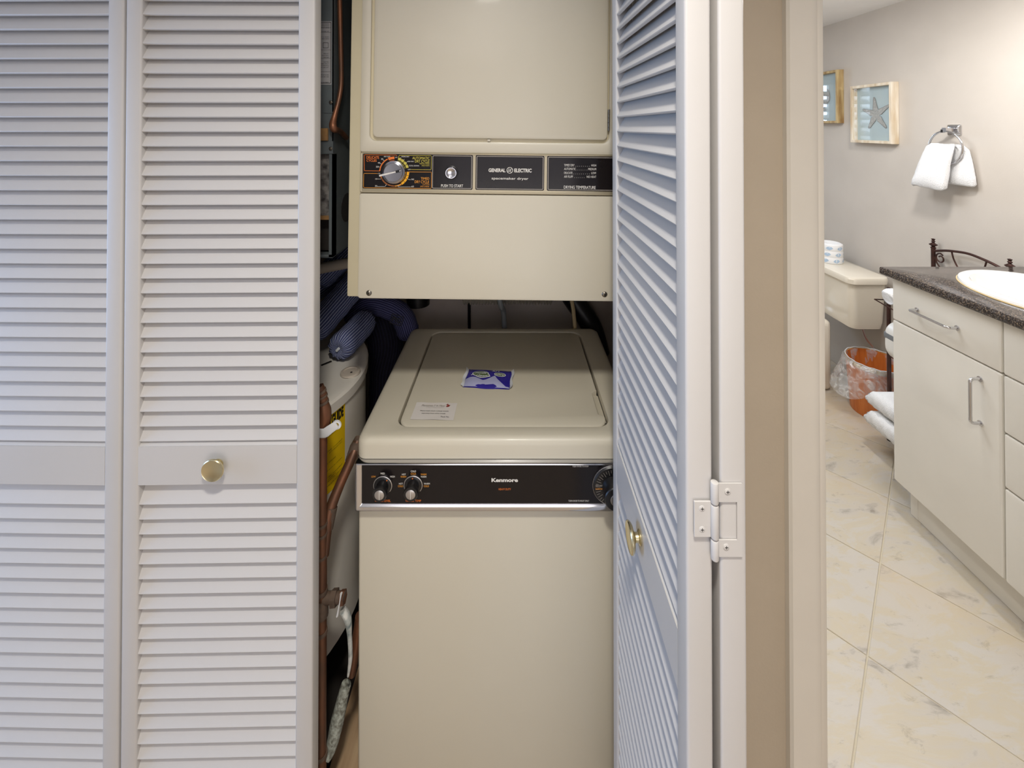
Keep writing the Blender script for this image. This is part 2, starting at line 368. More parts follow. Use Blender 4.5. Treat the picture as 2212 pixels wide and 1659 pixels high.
for (x0, x1) in ((.66, .75), (.78, .965), (1.04, 1.25)):
    k = 0; z = WZ0 + .085
    while z < WZ1-.06:
        if (x0, x1) not in slm:
            t = MB(Matrix.Rotation(R(50), 4, 'X')).box(x0, x1, -.028, .028, -.004, .004); o = t.build('slat', 'ceil', win); slm[(x0, x1)] = o.data
        else: o = link('slat', slm[(x0, x1)], win, True)
        o.location = (0, 4.0, z); z += .0735
# bathroom tiled floor
fl = struct(MB().box(.45, XW+.08, .875, 4.1, -.05, -.003).build('floor', 'grout'), 'sand coloured grout bed of the bathroom floor with slate look tiles')
def clip(poly, x0, x1, y0, y1):
    for ax, val, sg in ((0, x0, 1), (0, x1, -1), (1, y0, 1), (1, y1, -1)):
        out = []
        for i in range(len(poly)):
            p, q = poly[i-1], poly[i]; ip = (p[ax]-val)*sg >= 0; iq = (q[ax]-val)*sg >= 0
            if ip != iq:
                t = (val-p[ax])/(q[ax]-p[ax]); out.append((p[0]+t*(q[0]-p[0]), p[1]+t*(q[1]-p[1])))
            if iq: out.append(q)
        poly = out
        if len(poly) < 3: return None
    return poly
hh = .2545; gj = .0020; CP = (1.250, 1.4667)
for i in range(-8, 9):
    for j in range(-8, 9):
        cx = CP[0] + (i - j)*hh; cy = CP[1] + (i + j + 1)*hh      # tile centre
        q = [(cx, cy-hh+gj*1.4), (cx+hh-gj*1.4, cy), (cx, cy+hh-gj*1.4), (cx-hh+gj*1.4, cy)]
        q = clip(q, .512, XW-.001, .878, 3.998)
        if q:
            ar = abs(sum(q[k-1][0]*q[k][1]-q[k][0]*q[k-1][1] for k in range(len(q))))/2
            if ar > .0008: MB().prism(q, -.006, random.uniform(-.0004, .0004), .0012).build('tile', 'tile', fl)
# bathroom door casing
def trim(n, x0, x1, lab=None):
    b = MB(); prof = [(x0, .82), (x0, .808), (x0+.004, .803), (x0+.012, .8035), (x1-.014, .806), (x1-.006, .806), (x1-.001, .809), (x1, .82)]
    b.loft([[Vector((x, y, 0)) for x, y in prof], [Vector((x, y, 2.04)) for x, y in prof]])
    struct(b.build('trim_%d' % n, 'casing'), lab)
trim(1, CASX0, CASX1+.001, 'beige painted casing of the bathroom doorway')
trim(2, BDR, BDR+.06)
b = MB().box(CASX1-.001, CASX1+.016, .815, .935, 0, 2.045, .002).box(BDR-.016, BDR+.001, .815, .935, 0, 2.045, .002).box(CASX1+.016, BDR-.016, .815, .935, 2.03, 2.046)
struct(b.build('trim_3', 'casing'), 'cream jamb lining of the bathroom doorway')

# ================================================================== louvred bifold doors
TD = .030; SP = .028; ZB, ZT = .02, 2.03; MR0, MR1 = .8035, .8815
slat_cache = {}
def leaf(n, width, sl, sr, loc, ang, label, knob=True):
    b = MB(); x0, x1 = sl, width-sr
    b.box(0, x0, 0, TD, ZB, ZT, .0035, 3).box(x1, width, 0, TD, ZB, ZT, .0035, 3)
    for z0, z1 in ((ZB, .17), (MR0, MR1-.006), (1.955, ZT)): b.box(x0-.001, x1+.001, .0004, TD-.0004, z0, z1)
    b.loft([[Vector((x0, .0004, MR1-.007)), Vector((x0, .012, MR1+.002)), Vector((x0, TD-.0004, MR1+.002)), Vector((x0, TD-.0004, MR1-.007))],
            [Vector((x1, .0004, MR1-.007)), Vector((x1, .012, MR1+.002)), Vector((x1, TD-.0004, MR1+.002)), Vector((x1, TD-.0004, MR1-.007))]])
    o = struct(b.build('door_%d' % n, 'door'), label); o.location = loc; o.rotation_euler = (0, 0, ang)
    key = round(x1-x0, 4)
    if key not in slat_cache:
        s = MB(); prof = [(.0020, -.0030), (.0026, -.0042), (.0070, -.0055), (.0272, .0305), (.0266, .0330), (.0232, .0340)]
        s.loft([[Vector((0, y, z)) for y, z in prof], [Vector((x1-x0, y, z)) for y, z in prof]])
        me = bpy.data.meshes.new('slat'); s.bm.to_mesh(me); s.bm.free(); me.materials.append(M['door']); slat_cache[key] = me
    def run(za, zb):
        z = za
        while z < zb:
            q = link('slat', slat_cache[key], o, True); q.location = (x0, 0, z); z += SP
    z = MR0 - .0165 - SP*0
    zz = []
    while z > .172: zz.append(z); z -= SP
    for z in zz:
        if z + .033 < MR0+.02: pass
        q = link('slat', slat_cache[key], o, True); q.location = (x0, 0, z-.018)
    run(MR1 + .0065, 1.95)
    if knob:
        k = MB().at(Matrix.Translation((width/2+.0, 0, .842)) @ Matrix.Rotation(pi/2, 4, 'X'))
        prof = [(.010, 0), (.010, .0015), (.0068, .003), (.0064, .0075), (.009, .0095), (.0175, .0115), (.0205, .0142), (.0205, .0164), (.0194, .0176)]
        k.lathe(prof, cap1=False, n=40)
        k.lathe([(.0194, .0176), (.0182, .0170), (.0001, .0163)], cap0=False, cap1=True, n=40)
        kb = k.build('door_knob', 'brass', o, local=True); kb['label'] = 'round polished brass knob'
    return o
HX, HY = -.738, .8143; an = R(.88)
leaf(1, .360, .032, .031, (HX-.002-.360*cos(an), HY+.360*sin(an), 0), -an, 'white louvred bifold door leaf farthest from the machines', knob=False)
leaf(2, .358, .030, .032, (HX+.002, HY, 0), an, 'white louvred bifold door leaf facing the room with a brass knob, beside the machines')
d3 = leaf(3, .359, .032, .030, (.199, .8515, 0), -pi/2, 'white louvred bifold door leaf folded open, seen at a slant with its brass knob')
d4 = leaf(4, .359, .030, .032, (.267, .491, 0), pi/2, 'white door leaf folded behind the open leaf, only its edge showing beside the hall wall', knob=False)
# hinge joining the folded leaves (child of door_4): built in world space, moved into the leaf's frame
def hinge():
    inv = (Matrix.Translation(d4.location) @ Matrix.Rotation(pi/2, 4, 'Z')).inverted()
    yf = .4905; b = MB(inv @ onface(yf))
    def q(px, py): p = W(px, py, yf); return p.x, p.z
    def rect(a, c): (xa, za), (xb, zb) = q(*a), q(*c); return min(xa, xb), max(xa, xb), min(za, zb), max(za, zb)
    bx = q(1541, 1100)[0]; z0, z1 = q(0, 1203)[1], q(0, 1035)[1]; zc1, zc2 = q(0, 1083)[1], q(0, 1158)[1]
    x0, x1, y0, y1 = rect((1548, 1042), (1602, 1200)); ix0, ix1, iy0, iy1 = rect((1552, 1082), (1591, 1164))
    for r in ((x0, x1, iy1, y1), (x0, x1, y0, iy0), (ix1, x1, iy0, iy1)): b.box(r[0], r[1], r[2], r[3], 0, .0016)
    x0, x1, y0, y1 = rect((1498, 1080), (1536, 1157)); b.box(x0, x1, y0, y1, 0, .0020, .0004, 1)
    h = b.build('hinge', 'door', d4, local=True)
    k = MB(inv)
    for a, c in ((z0, zc2-.0004), (zc2+.0004, zc1-.0004), (zc1+.0004, z1)):
        k.lathe([(.001, a), (.0040, a+.0008), (.0044, a+.002), (.0044, c-.002), (.0040, c-.0008), (.001, c)], (bx, yf-.003, 0), n=16)
    k.build('hinge_barrel', 'door', h, local=True)
    for px, py in ((1570, 1059), (1567, 1178), (1515, 1095), (1515, 1140)):
        s = MB(inv @ Matrix.Translation((*[W(px, py, yf)[0], yf-.0016, W(px, py, yf)[2]],)) @ Matrix.Rotation(pi/2, 4, 'X'))
        s.lathe([(.0036, 0), (.0035, .0006), (.0024, .0011)], n=16); s.m(1).box(-.0018, .0018, -.0003, .0003, .0009, .0013); s.box(-.0003, .0003, -.0018, .0018, .0009, .0013)
        s.build('screw', ['door', 'gap'], h, local=True)
hinge()

# ================================================================== washing machine
YF = .912; WX = (-.331, .279); ZTP = .820; YB = 1.420
wa = thing('washing_machine', (-.026, 1.16, .022), 'almond compact washing machine standing on the plywood board under the dryer', 'washing machine')
b = MB().box(WX[0]+.004, WX[1]-.004, YF+.006, YB-.02, .045, .672, .006, 3)
b.build('cabinet', 'almond', wa)
for x in (WX[0]+.05, WX[1]-.05):
    for y in (YF+.06, YB-.08): MB().lathe([(.018, .022), (.018, .03), (.01, .034), (.01, .05)], (x, y, 0), n=16).build('foot', 'blackp', wa)
b = MB().box(WX[0]+.006, WX[1]-.006, YF+.008, YB-.02, .672, .7775)
b.build('console_housing', 'almond', wa)
# top deck with rounded lid opening
LX0, LX1, LY0, LY1 = -.257, .218, .951, 1.388
out_ = lambda d, z: v3(rbox(WX[0]+d, WX[1]-d, YF+d, YB-d, .022, 8), z)
inn = lambda d, z: v3(rbox(LX0-d, LX1+d, LY0-d, LY1+d, .030, 8), z)
b = MB(); b.loft([inn(0, .795), out_(.004, .777), out_(0, .779), out_(0, .806), out_(.002, .8135), out_(.007, .8185), out_(.014, .820), inn(.003, .820), inn(.001, .8192), inn(0, .817), inn(0, .795)], False, False)
b.build('top_deck', 'almond', wa)
# lid, with a finger notch on its right edge
def lidloop(d, z):
    pts = rbox(LX0+.0045+d, LX1-.0055-d, LY0+.002+d, LY1-.003-d, .028, 8); out = []
    pts = pts + []
    for i, (x, y) in enumerate(pts): out.append((x, y))
    # right edge runs from last point (LX1, low y) to first (LX1, high y)
    xr = LX1-.0055-d
    for y, dx in ((.985, 0), (.992, .012), (1.072, .013), (1.084, .0)): out.append((xr-dx, y))
    return v3(out, z)
b = MB(); b.loft([lidloop(0, .801), lidloop(0, .816), lidloop(.0015, .8184), lidloop(.004, .8192)])
b.build('lid', 'almond', wa)
b = MB(); b.box(LX1-.004, LX1, LY0, LY1, .796, .799).m(1).loft([[Vector((LX1-.019, .985, .812)), Vector((LX1-.019, 1.084, .812))], [Vector((LX1-.002, .985, .803)), Vector((LX1-.002, 1.084, .803))]], closed=False)
b.build('finger_recess', ['gap', 'almond'], wa)
MB().box(LX0+.001, LX1-.001, LY0+.001, LY1-.001, .793, .796).build('lid_gap', 'gap', wa)
# console
YC = .905
def wq(px, py, y=YC): p = W(px, py, y); return p.x, p.z
cx0, cz1 = wq(768, 998); _, cz0 = wq(768, 1102); cx1 = WX[1]+.002
px0, pz1 = wq(782, 1003); _, pz0 = wq(782, 1087); px1 = cx1-.013
b = MB(onface(YC))
def fr(d, i, h): return None
outer = lambda d, h: v3(rbox(cx0+d, cx1-d, cz0+d, cz1-d, .002, 3), h)
inner = lambda h, d=0: v3(rbox(px0-d, px1+d, pz0-d, pz1+d, .002, 3), h)
b.loft([outer(0, -.012), outer(0, .001), outer(.0012, .0035), outer(.003, .0045), v3(rbox(cx0+.006, cx1-.006, cz0+.0075, cz1-.002, .002, 3), .0042), inner(.0022, .0015), inner(.001), inner(-.006)], False, False)
b.build('chrome_trim', 'chrome', wa)
cp = MB(onface(YC)).box(px0-.001, px1+.001, pz0-.001, pz1+.001, -.010, .0006).build('control_panel', 'black', wa)
T = MB(onface(YC)); H = .0010
def z1(x, y): return wq(760+x/7.373, 980+y/7.373)
def z2(x, y): return wq(1040+x/7.373, 980+y/7.373)
def tx(B, s, q, x0, y0, x1, y1, m, h=H, bold=.0, **k):
    a = q(x0, y1); c = q(x1, y0); B.m(m); B.text(s, a[0], c[0], a[1], c[1], h, bold, **k)
for s, x0, y0, x1, y1, m in (('LOW', 315, 345, 383, 374, 1), ('MED', 460, 296, 528, 324, 0), ('HIGH', 612, 345, 686, 374, 0), ('HOT', 800, 310, 862, 338, 0), ('WARM', 777, 348, 868, 376, 1),
        ('COLD', 940, 260, 1024, 290, 0), ('COLD', 940, 300, 1024, 330, 1), ('WARM', 1097, 310, 1190, 338, 1), ('WARM', 1097, 348, 1188, 376, 0), ('HOT', 752, 458, 815, 486, 0), ('COLD', 736, 496, 818, 526, 1),
        ('WARM', 1150, 458, 1244, 486, 0), ('COLD', 1148, 496, 1230, 526, 1), ('WATER LEVEL', 365, 726, 620, 762, 2), ('WATER TEMP', 855, 728, 1104, 762, 2)):
    tx(T, s, z1, x0, y0, x1, y1, m, bold=.01)
tx(T, 'Kenmore', z2, 160, 384, 582, 446, 0, bold=.04)
tx(T, 'HEAVY DUTY', z2, 274, 544, 470, 576, 2)
tx(T, 'PUSH KNOB TO STOP', z2, 1452, 184, 1704, 208, 0); tx(T, 'TURN KNOB TO RIGHT ONLY', z2, 1385, 732, 1712, 758, 0)
T.build('lettering', ['white_ink', 'amber', 'orange'], cp)
def knob_w(bx, by, dot):
    x, z = wq(bx, by); A = Matrix.Translation((x, YC-.0006, z)) @ Matrix.Rotation(pi/2, 4, 'X')
    k = MB(A).lathe([(.0195, 0), (.0195, .0015), (.0175, .003), (.0125, .004), (.0125, .0075), (.0118, .009), (.0118, .016), (.0148, .0185), (.0148, .0235), (.0140, .0250)], n=40)
    o = k.build('knob', 'blackp', wa)
    k = MB(A); k.ring([(.0196*cos(R(a)), .0196*sin(R(a))) for a in range(-60, 241, 10)], [(.0184*cos(R(a)), .0184*sin(R(a))) for a in range(-60, 241, 10)], .0022) if False else None
    k.loft([[Vector((r*cos(R(a)), r*sin(R(a)), h)) for a in range(-40, 221, 10)] for r, h in ((.0197, .0004), (.0197, .0022), (.0184, .0026))], closed=False)
    k.build('knob_ring', 'alu', o)
    k = MB(A).lathe([(.0098, .0248), (.0098, .0256), (.0093, .0259)], n=32); k.m(1).box(-.0004, .0004, -.0092, .0092, .0256, .02605)
    k.build('knob_cap', ['alu', 'white_ink'], o)
    k = MB(A).lathe([(.0013, .003), (.0010, .0044)], (dot[0], dot[1], 0), n=10); k.build('marker_dot', 'orange', o)
knob_w(827.5, 1047, (.009, .012)); knob_w(893, 1046, (-.001, .0150))
# timer dial
x, z = wq(1322, 1046); A = Matrix.Translation((x, YC-.0006, z)) @ Matrix.Rotation(pi/2, 4, 'X')
dl = MB(A).lathe([(.041, 0), (.041, .003), (.038, .006), (.022, .008)], n=48).build('timer_dial', 'blackp', wa)
k = MB(A).lathe([(.023, .006), (.022, .012), (.019, .018), (.019, .024), (.0235, .028), (.0235, .036), (.022, .038)], n=40).build('knob', 'blackp', dl)
MB(A).lathe([(.012, .0375), (.012, .0392), (.0115, .0396)], n=32).build('knob_cap', 'alu', dl)
k = MB(A); 
k.loft([[Vector((r*cos(R(a)), r*sin(R(a)), h)) for a in range(90, 291, 8)] for r, h in ((.0412, .0004), (.0412, .0030), (.0400, .0036))], closed=False)
k.m(1)
for a in range(96, 240, 9):
    ca, sa = cos(R(a)), sin(R(a)); r0 = .026 if a % 2 else .030
    k.ribbon([(r0*ca, r0*sa), (.036*ca, .036*sa)], .0005, .0082)
k.m(2).text('NORMAL', -.036, -.020, -.004, -.0006, .0086); k.m(1).text('PERM PRESS', -.036, -.021, .003, .006, .0086)
k.build('dial_print', ['alu', 'grey_ink', 'amber'], dl)

# things lying on the lid
def onlid(px, py, z=.8194):
    dx = (px - CX)/F; dz = (PY - py)/F; d = Vector((dx, cos(PITCH)-dz*sin(PITCH), sin(PITCH)+dz*cos(PITCH))); t = (z-EYE)/d.z
    return Vector((d.x*t, d.y*t, z))
c = (onlid(893, 907) + onlid(985, 871))/2
nc = MB(Matrix.Translation((c.x-.002, c.y, .8196)) @ Matrix.Rotation(R(-1.5), 4, 'Z'))
def nz(x, y): return .0003 + .0016*max(0, -y-.018)*40*(.5+.5*sin(x*90+1)) + .0018*max(0, y-.018)*40*(.5+.5*sin(x*120))
gx = [-.049 + .098*i/20 for i in range(21)]; gy = [-.030 + .060*i/10 for i in range(11)]
nc.loft([[Vector((x, y, nz(x, y))) for x in gx] for y in gy], closed=False)
card = tag(nc.build('note_card', 'paper'), 'small white printed note card lying on the washer lid', 'card')
t = MB(nc.M)
t.text('Please wash black makeup towels', -.033, .033, -.003, .0015, .0011); t.text('separately from white towels', -.028, .027, -.0115, -.007, .0011); t.text('Thank You', .018, .037, -.022, -.0180, .0014)
t.m(1).text('Plantation Y in Maui', -.034, .021, .0145, .0205, .0022, shear=.3)
t.ribbon([(-.022, .011), (-.018, .0125), (-.015, .0105), (-.008, .0125), (0, .0105), (.02, .012)], .0005, .002)
t.m(2).flat([(.024, .014), (.028, .019), (.034, .020), (.031, .015), (.027, .013)], .0024); t.flat([(.023, .020), (.027, .0235), (.030, .020)], .0026)
t.build('lettering', ['black_ink', 'grey_ink', 'red'], card)
c = (onlid(1004, 820) + onlid(1105, 820))/2
A = Matrix.Translation((c.x, c.y+.002, .8194)) @ Matrix.Rotation(R(-5), 4, 'Z')
PW, PH = .060, .040
def pz(x, y):
    e = max(0, 1-(abs(x)/PW)**4)*max(0, 1-(abs(y)/PH)**3)
    return .0006 + .0075*e**.7 + .0008*sin(x*110+y*60)*e
def pshape(x, y): return Vector((x*(1+.04*abs(y)/PH*0), y - .003*cos(x/PW*pi)*(y < 0)*(abs(y)/PH)**2, pz(x, y)))
p = MB(A); nx, ny = 36, 20
p.loft([[pshape(-PW+2*PW*i/nx, -PH+2*PH*j/ny) for i in range(nx+1)] for j in range(ny+1)], closed=False)
p.loft([[Vector((-PW+2*PW*i/nx, y, .0001)) for i in range(nx+1)] for y in (-PH, PH)], closed=False)
pk = tag(p.build('detergent_packet', 'packet'), 'blue and lavender laundry detergent packet lying in the middle of the washer lid', 'packet')
e = MB(A)
for sx in (-1, 1):
    e = MB(A); e.loft([[Vector((sx*(PW-.002)+sx*.007*k + .002*sin(j), -PH+2*PH*j/10, .0012+.006*k*(.5+.5*abs(j-5)/5))) for j in range(11)] for k in (0, .5, 1)], closed=False)
    e.build('crimped_end', 'pwhite', pk)
def lay(poly, h):  return [Vector((x, y, pz(x, y)+h)) for x, y in poly]
e = MB(A); xs = [-.058+.116*i/40 for i in range(41)]
def wave(x): return -.013 + .007*cos((x+.042)*75) if x < -.012 else (-.0175 + .024*max(0, (x+.012)/.035)**1.3 if x < .020 else max(-.034, -.0015 - .033*((x-.020)/.030)**.7))
e.loft([[Vector((x, -.0385+(wave(x)+.0385)*k/4, pz(x, -.0385+(wave(x)+.0385)*k/4)+.0004)) for x in xs] for k in range(5)], closed=False)
e.m(1)
def blob(cx, cy, rx, ry, h): return [Vector((cx+rx*cos(2*pi*i/28), cy+ry*sin(2*pi*i/28), pz(cx+rx*cos(2*pi*i/28), cy+ry*sin(2*pi*i/28))+h)) for i in range(28)]
def disc(B, cx, cy, rx, ry, h): 
    B.loft([blob(cx, cy, rx*k, ry*k, h) for k in (1, .66, .33, .02)], False, True)
e.m(1); disc(e, -.022, .009, .022, .0135, .0006); disc(e, -.016, .002, .020, .010, .0006); disc(e, .030, .0095, .0155, .0095, .0006)
e.loft([lay([(-.030, -.006), (-.020, -.010), (-.010, -.008), (.006, -.0035)], .0007), lay([(-.030, -.003), (-.020, -.0065), (-.010, -.0045), (.006, -.0005)], .0007)], closed=False)
e.m(2); disc(e, .030, .0095, .013, .0072, .0009); disc(e, -.022, .0095, .0195, .0108, .0009); disc(e, -.016, .002, .0175, .0075, .0009)
bd = lambda co: A @ Vector((co.x, co.y, pz(co.x, co.y)+.0014))
e.m(1).text('gentle', -.037, -.006, .0065, .0165, 0, .02, bend=bd, shear=.2); e.text('clean', -.032, -.002, -.0045, .005, 0, .02, bend=bd, shear=.2); e.text('ultra', .020, .040, .005, .0135, 0, .02, bend=bd, shear=.2)
for x, y, r_ in ((.012, .024, .003), (.019, .026, .002), (.025, .025, .002), (.008, .022, .0012), (.016, .020, .0012), (-.044, .002, .0018), (-.040, .005, .0013), (-.037, .009, .0012)): disc(e, x, y, r_, r_, .0012)
e.build('printed_design', ['lav', 'pwhite', 'green'], pk)

# ================================================================== dryer (hung slightly crooked)
YD = .930; DC = W(1051, 650, YD)
dr = thing('tumble_dryer', (DC.x, YD, DC.z), 'almond wall-hung compact tumble dryer with a black control strip above the washer', 'dryer')
dr.rotation_euler = (0, R(.7), 0)
RL = math.tan(R(.7))
def dq(u, v, y=YD):      # measured pixel -> unrolled point of the front
    p = W(u + RL*(v-650), v - RL*(u-1051), y); return p.x, p.z
def dv(u, v, y=YD): p = W(u, v, y); return p.x, p.z     # already unrolled
fx0 = dv(748.5, 0)[0]; fx1 = dv(1355, 0)[0]; pxl = dv(774, 0)[0]; pxr = dv(1331, 0)[0]; zb = dv(0, 648.5)[1]; zt = 1.90
b = MB().box(fx0, fx1, YD+.006, 1.50, zb+.001, zt, .004, 2); b.build('cabinet', 'almond2', dr)
# upper front frame with door recess
zs1 = dv(0, 331)[1]; zs0 = dv(0, 419)[1]
dx0, dz0 = dv(801, 300); dx1, _ = dv(1308, 300); dz1 = 1.86
o1 = lambda d, h: v3(rbox(pxl+d, pxr-d, zs1-.001+d, zt-.004-d, .006, 5), h)
i1 = lambda d, h: v3(rbox(dx0-.007+d, dx1+.003-d, dz0-.0065+d, dz1+.004-d, .014, 5), h)
b = MB(onface(YD)).loft([i1(0, -.02), i1(0, -.006), i1(-.001, -.002), i1(-.005, 0), o1(.003, 0), o1(.0008, -.001), o1(0, -.004), o1(0, -.010)], False, False)
b.m(1).box(dx0-.008, dx1+.004, dz0-.006, dz1+.006, -.024, -.019)
b.build('front_frame', ['almond', 'gap'], dr)
d1 = lambda d, h: v3(rbox(dx0+d, dx1-d, dz0+d, dz1-d, .010, 5), h)
b = MB(onface(YD)).loft([d1(0, -.018), d1(0, -.001), d1(.0012, .002), d1(.004, .0032)]); ddoor = b.build('door', 'almond', dr)
hx, hz0 = dq(1314.5, 283); _, hz1 = dq(1314.5, 236)
b = MB()
for k in range(5):
    a = hz0+(hz1-hz0)*k/5; c = hz0+(hz1-hz0)*(k+1)/5-.0006; b.lathe([(.0022, a), (.0022, c)], (hx, YD-.0018, 0), n=12)
b.build('hinge', 'steel', ddoor)
MB(onface(YD)).box(dq(1060, 0)[0]-.003, dq(1060, 0)[0]+.003, dz0-.005, dz0-.001, -.004, .001).build('latch', 'almond', ddoor)
# lower access panel
zl1 = dv(0, 420.5)[1]
l1 = lambda d, h: v3(rbox(pxl+d, pxr-d, zb+d, zl1-d, .006, 5), h)
b = MB(onface(YD)).loft([l1(0, -.012), l1(0, -.003), l1(.0009, -.0008), l1(.003, 0)]); lp = b.build('access_panel', 'almond', dr)
for u, v in ((797, 633), (1306, 636)):
    x, z = dq(u, v); A = Matrix.Translation((x, YD, z)) @ Matrix.Rotation(pi/2, 4, 'X')
    MB(A).lathe([(.0062, 0), (.0058, .0006), (.0040, .0022), (.0020, .0026)], n=20).m(1).box(-.0026, .0026, -.0005, .0005, .0022, .0029).box(-.0005, .0005, -.0026, .0026, .0022, .0029).build('screw', ['steel', 'gap'], lp)
# control strip
sx0 = dv(776.5, 0)[0]; sx1 = pxr-.001
s1 = lambda d, h: v3(rbox(sx0+d, sx1-d, zs0+d, zs1-d, .003, 3), h)
b = MB(onface(YD)).loft([s1(0, -.01), s1(0, .001), s1(.0015, .003), s1(.004, .0025), s1(.0045, .0016)])
strip = b.build('control_strip', 'champ', dr)
HB = .0026
def q7(x, y): return dq(760+x/7.373, 310+y/7.373)
def q8(x, y): return dq(780+x/13.825, 325+y/13.825)
def q9(x, y): return dq(1020+x/6.9125, 310+y/6.9125)
pb = MB(onface(YD))
pz1_, pz0_ = dv(0, 335)[1], dv(0, 410)[1]
cells = [(dv(784.5, 0)[0]+.0, dv(934, 0)[0]), (dv(932, 0)[0], dv(1021.5, 0)[0]), (dv(1028, 0)[0], dv(1175.5, 0)[0]), (dv(1182.5, 0)[0], dv(1327, 0)[0])]
blk = [(dq(784.5, 370)[0], dq(1021.5, 370)[0]), (dq(1027.5, 370)[0], dq(1175.5, 370)[0]), (dq(1181.5, 370)[0], sx1-.005)]
for x0, x1 in blk:
    r1 = lambda d, h: v3(rbox(x0+d, x1-d, pz0_+d, pz1_-d, .003, 5), h)
    pb.loft([r1(0, .001), r1(0, .0022), r1(.0004, HB)])
pb.build('black_panels', 'black', strip)
P = MB(onface(YD)); h2 = HB+.0003
def outline(x0, x1, y0, y1, m, wd=.0011, r=.0025):
    P.m(m); P.ring(rbox(x0, x1, y0, y1, r, 4), rbox(x0+wd, x1-wd, y0+wd, y1-wd, max(.0005, r-wd*.6), 4), h2)
for (x0, x1) in ((dq(934.5, 370)[0], blk[0][1]-.0018), (blk[1][0]+.002, blk[1][1]-.002), (blk[2][0]+.002, blk[2][1]-.002)): outline(x0, x1, pz0_+.002, pz1_-.002, 1, .0012)
def line8(pts, m, wd=.0009): P.m(m); P.ribbon([q8(*p) for p in pts], wd, h2)
line8([(575, 610), (110, 600), (108, 140), (120, 125), (1060, 135), (1080, 160)], 2); line8([(500, 683), (105, 680), (95, 700), (85, 1080), (110, 1105), (2090, 1130), (2105, 1110), (2110, 650), (2095, 640), (1380, 635)], 3)
line8([(1130, 200), (1150, 145), (2090, 150), (2105, 170), (2100, 560), (2085, 573), (1500, 567)], 4)
for s, x0, y0, x1, y1, m, bo in (('DELICATE', 175, 168, 550, 245, 2, .01), ('CYCLES', 175, 265, 478, 332, 2, .01), ('AIR FLUFF', 690, 165, 885, 198, 0, 0), ('30', 610, 230, 672, 277, 0, 0), ('40', 510, 345, 580, 388, 0, 0),
        ('50', 460, 460, 535, 508, 0, 0), ('DRY', 1030, 190, 1098, 222, 0, 0), ('MORE DRY', 1218, 168, 1450, 200, 0, 0), ('AUTOMATIC', 1540, 190, 2055, 262, 4, .01), ('DRY CYCLE', 1618, 282, 2050, 358, 4, .01),
        ('LESS DRY', 1395, 310, 1588, 342, 0, 0), ('PERMA PRESS', 1757, 378, 2050, 412, 4, 0), ('AND KNITS', 1815, 432, 2050, 468, 4, 0), ('COOL DOWN', 1436, 436, 1740, 470, 0, 0), ('OFF', 1408, 550, 1492, 582, 0, 0),
        ('OFF', 515, 668, 585, 700, 0, 0), ('10', 436, 828, 490, 866, 0, 0), ('30', 425, 1035, 494, 1078, 0, 0), ('60', 1510, 1050, 1585, 1094, 0, 0), ('90', 1510, 838, 1588, 880, 0, 0), ('TIMED', 1790, 800, 2045, 868, 5, .01),
        ('DRY CYCLE', 1610, 895, 2040, 970, 5, .01), ('COTTON', 1845, 992, 2045, 1028, 5, 0), ('AND LINENS', 1775, 1050, 2040, 1088, 5, 0)):
    tx(P, s, q8, x0, y0, x1, y1, m, h2, bo)
for pts in ([(498, 847), (630, 850)], [(498, 1068), (730, 1070), (775, 1000)], [(1490, 1082), (1125, 1082), (1112, 1020)], [(1492, 868), (1425, 862), (1390, 835)], [(540, 485), (600, 500)], [(590, 385), (640, 412)], [(675, 280), (728, 328)], [(1200, 205), (1185, 250)], [(1300, 255), (1275, 290)], [(1385, 335), (1350, 365)]): line8(pts, 0, .0006)
tx(P, 'PUSH TO START', q7, 1425, 650, 1775, 692, 0, h2, .01)
tx(P, 'GENERAL', q9, 245, 372, 497, 424, 0, h2, .035); tx(P, 'ELECTRIC', q9, 628, 374, 887, 428, 0, h2, .035); tx(P, 'spacemaker dryer', q9, 290, 505, 838, 545, 0, h2, .01)
for s, y, e_, x2 in (('TIMED DRY', 306, 'HIGH', 1775), ('AUTOMATIC', 362, 'MEDIUM', 1730), ('DELICATE', 420, 'LOW', 1775), ('AIR FLUFF', 476, 'NO HEAT', 1707)):
    xe = {'TIMED DRY': 1525, 'AUTOMATIC': 1545, 'DELICATE': 1495, 'AIR FLUFF': 1502}[s]
    tx(P, s, q9, 1370, y, xe, y+32, 0, h2); tx(P, e_, q9, x2, y+4, 1848, y+34, 0, h2)
    x = xe+20
    while x < x2-12:
        a = q9(x, y+32); P.m(0).flat([(a[0]-.0004, a[1]-.0004), (a[0]+.0004, a[1]-.0004), (a[0]+.0004, a[1]+.0004), (a[0]-.0004, a[1]+.0004)], h2); x += 29
tx(P, 'DRYING TEMPERATURE', q9, 1366, 632, 1840, 672, 0, h2, .01)
# round monogram
mx_, mz_ = q9(561, 398); P.m(0)
for r0, r1 in ((.0068, .0058),): P.ring([(mx_+r0*cos(i*pi/16), mz_+r0*sin(i*pi/16)) for i in range(32)], [(mx_+r1*cos(i*pi/16), mz_+r1*sin(i*pi/16)) for i in range(32)], h2)
P.text('GE', mx_-.0040, mx_+.0040, mz_-.0030, mz_+.0030, h2, .01, shear=.3)
for a in (0, 90, 180, 270): P.ribbon([(mx_+.0056*cos(R(a+t)), mz_+.0056*sin(R(a+t))-0) for t in (10, 30, 50)], .0005, h2)
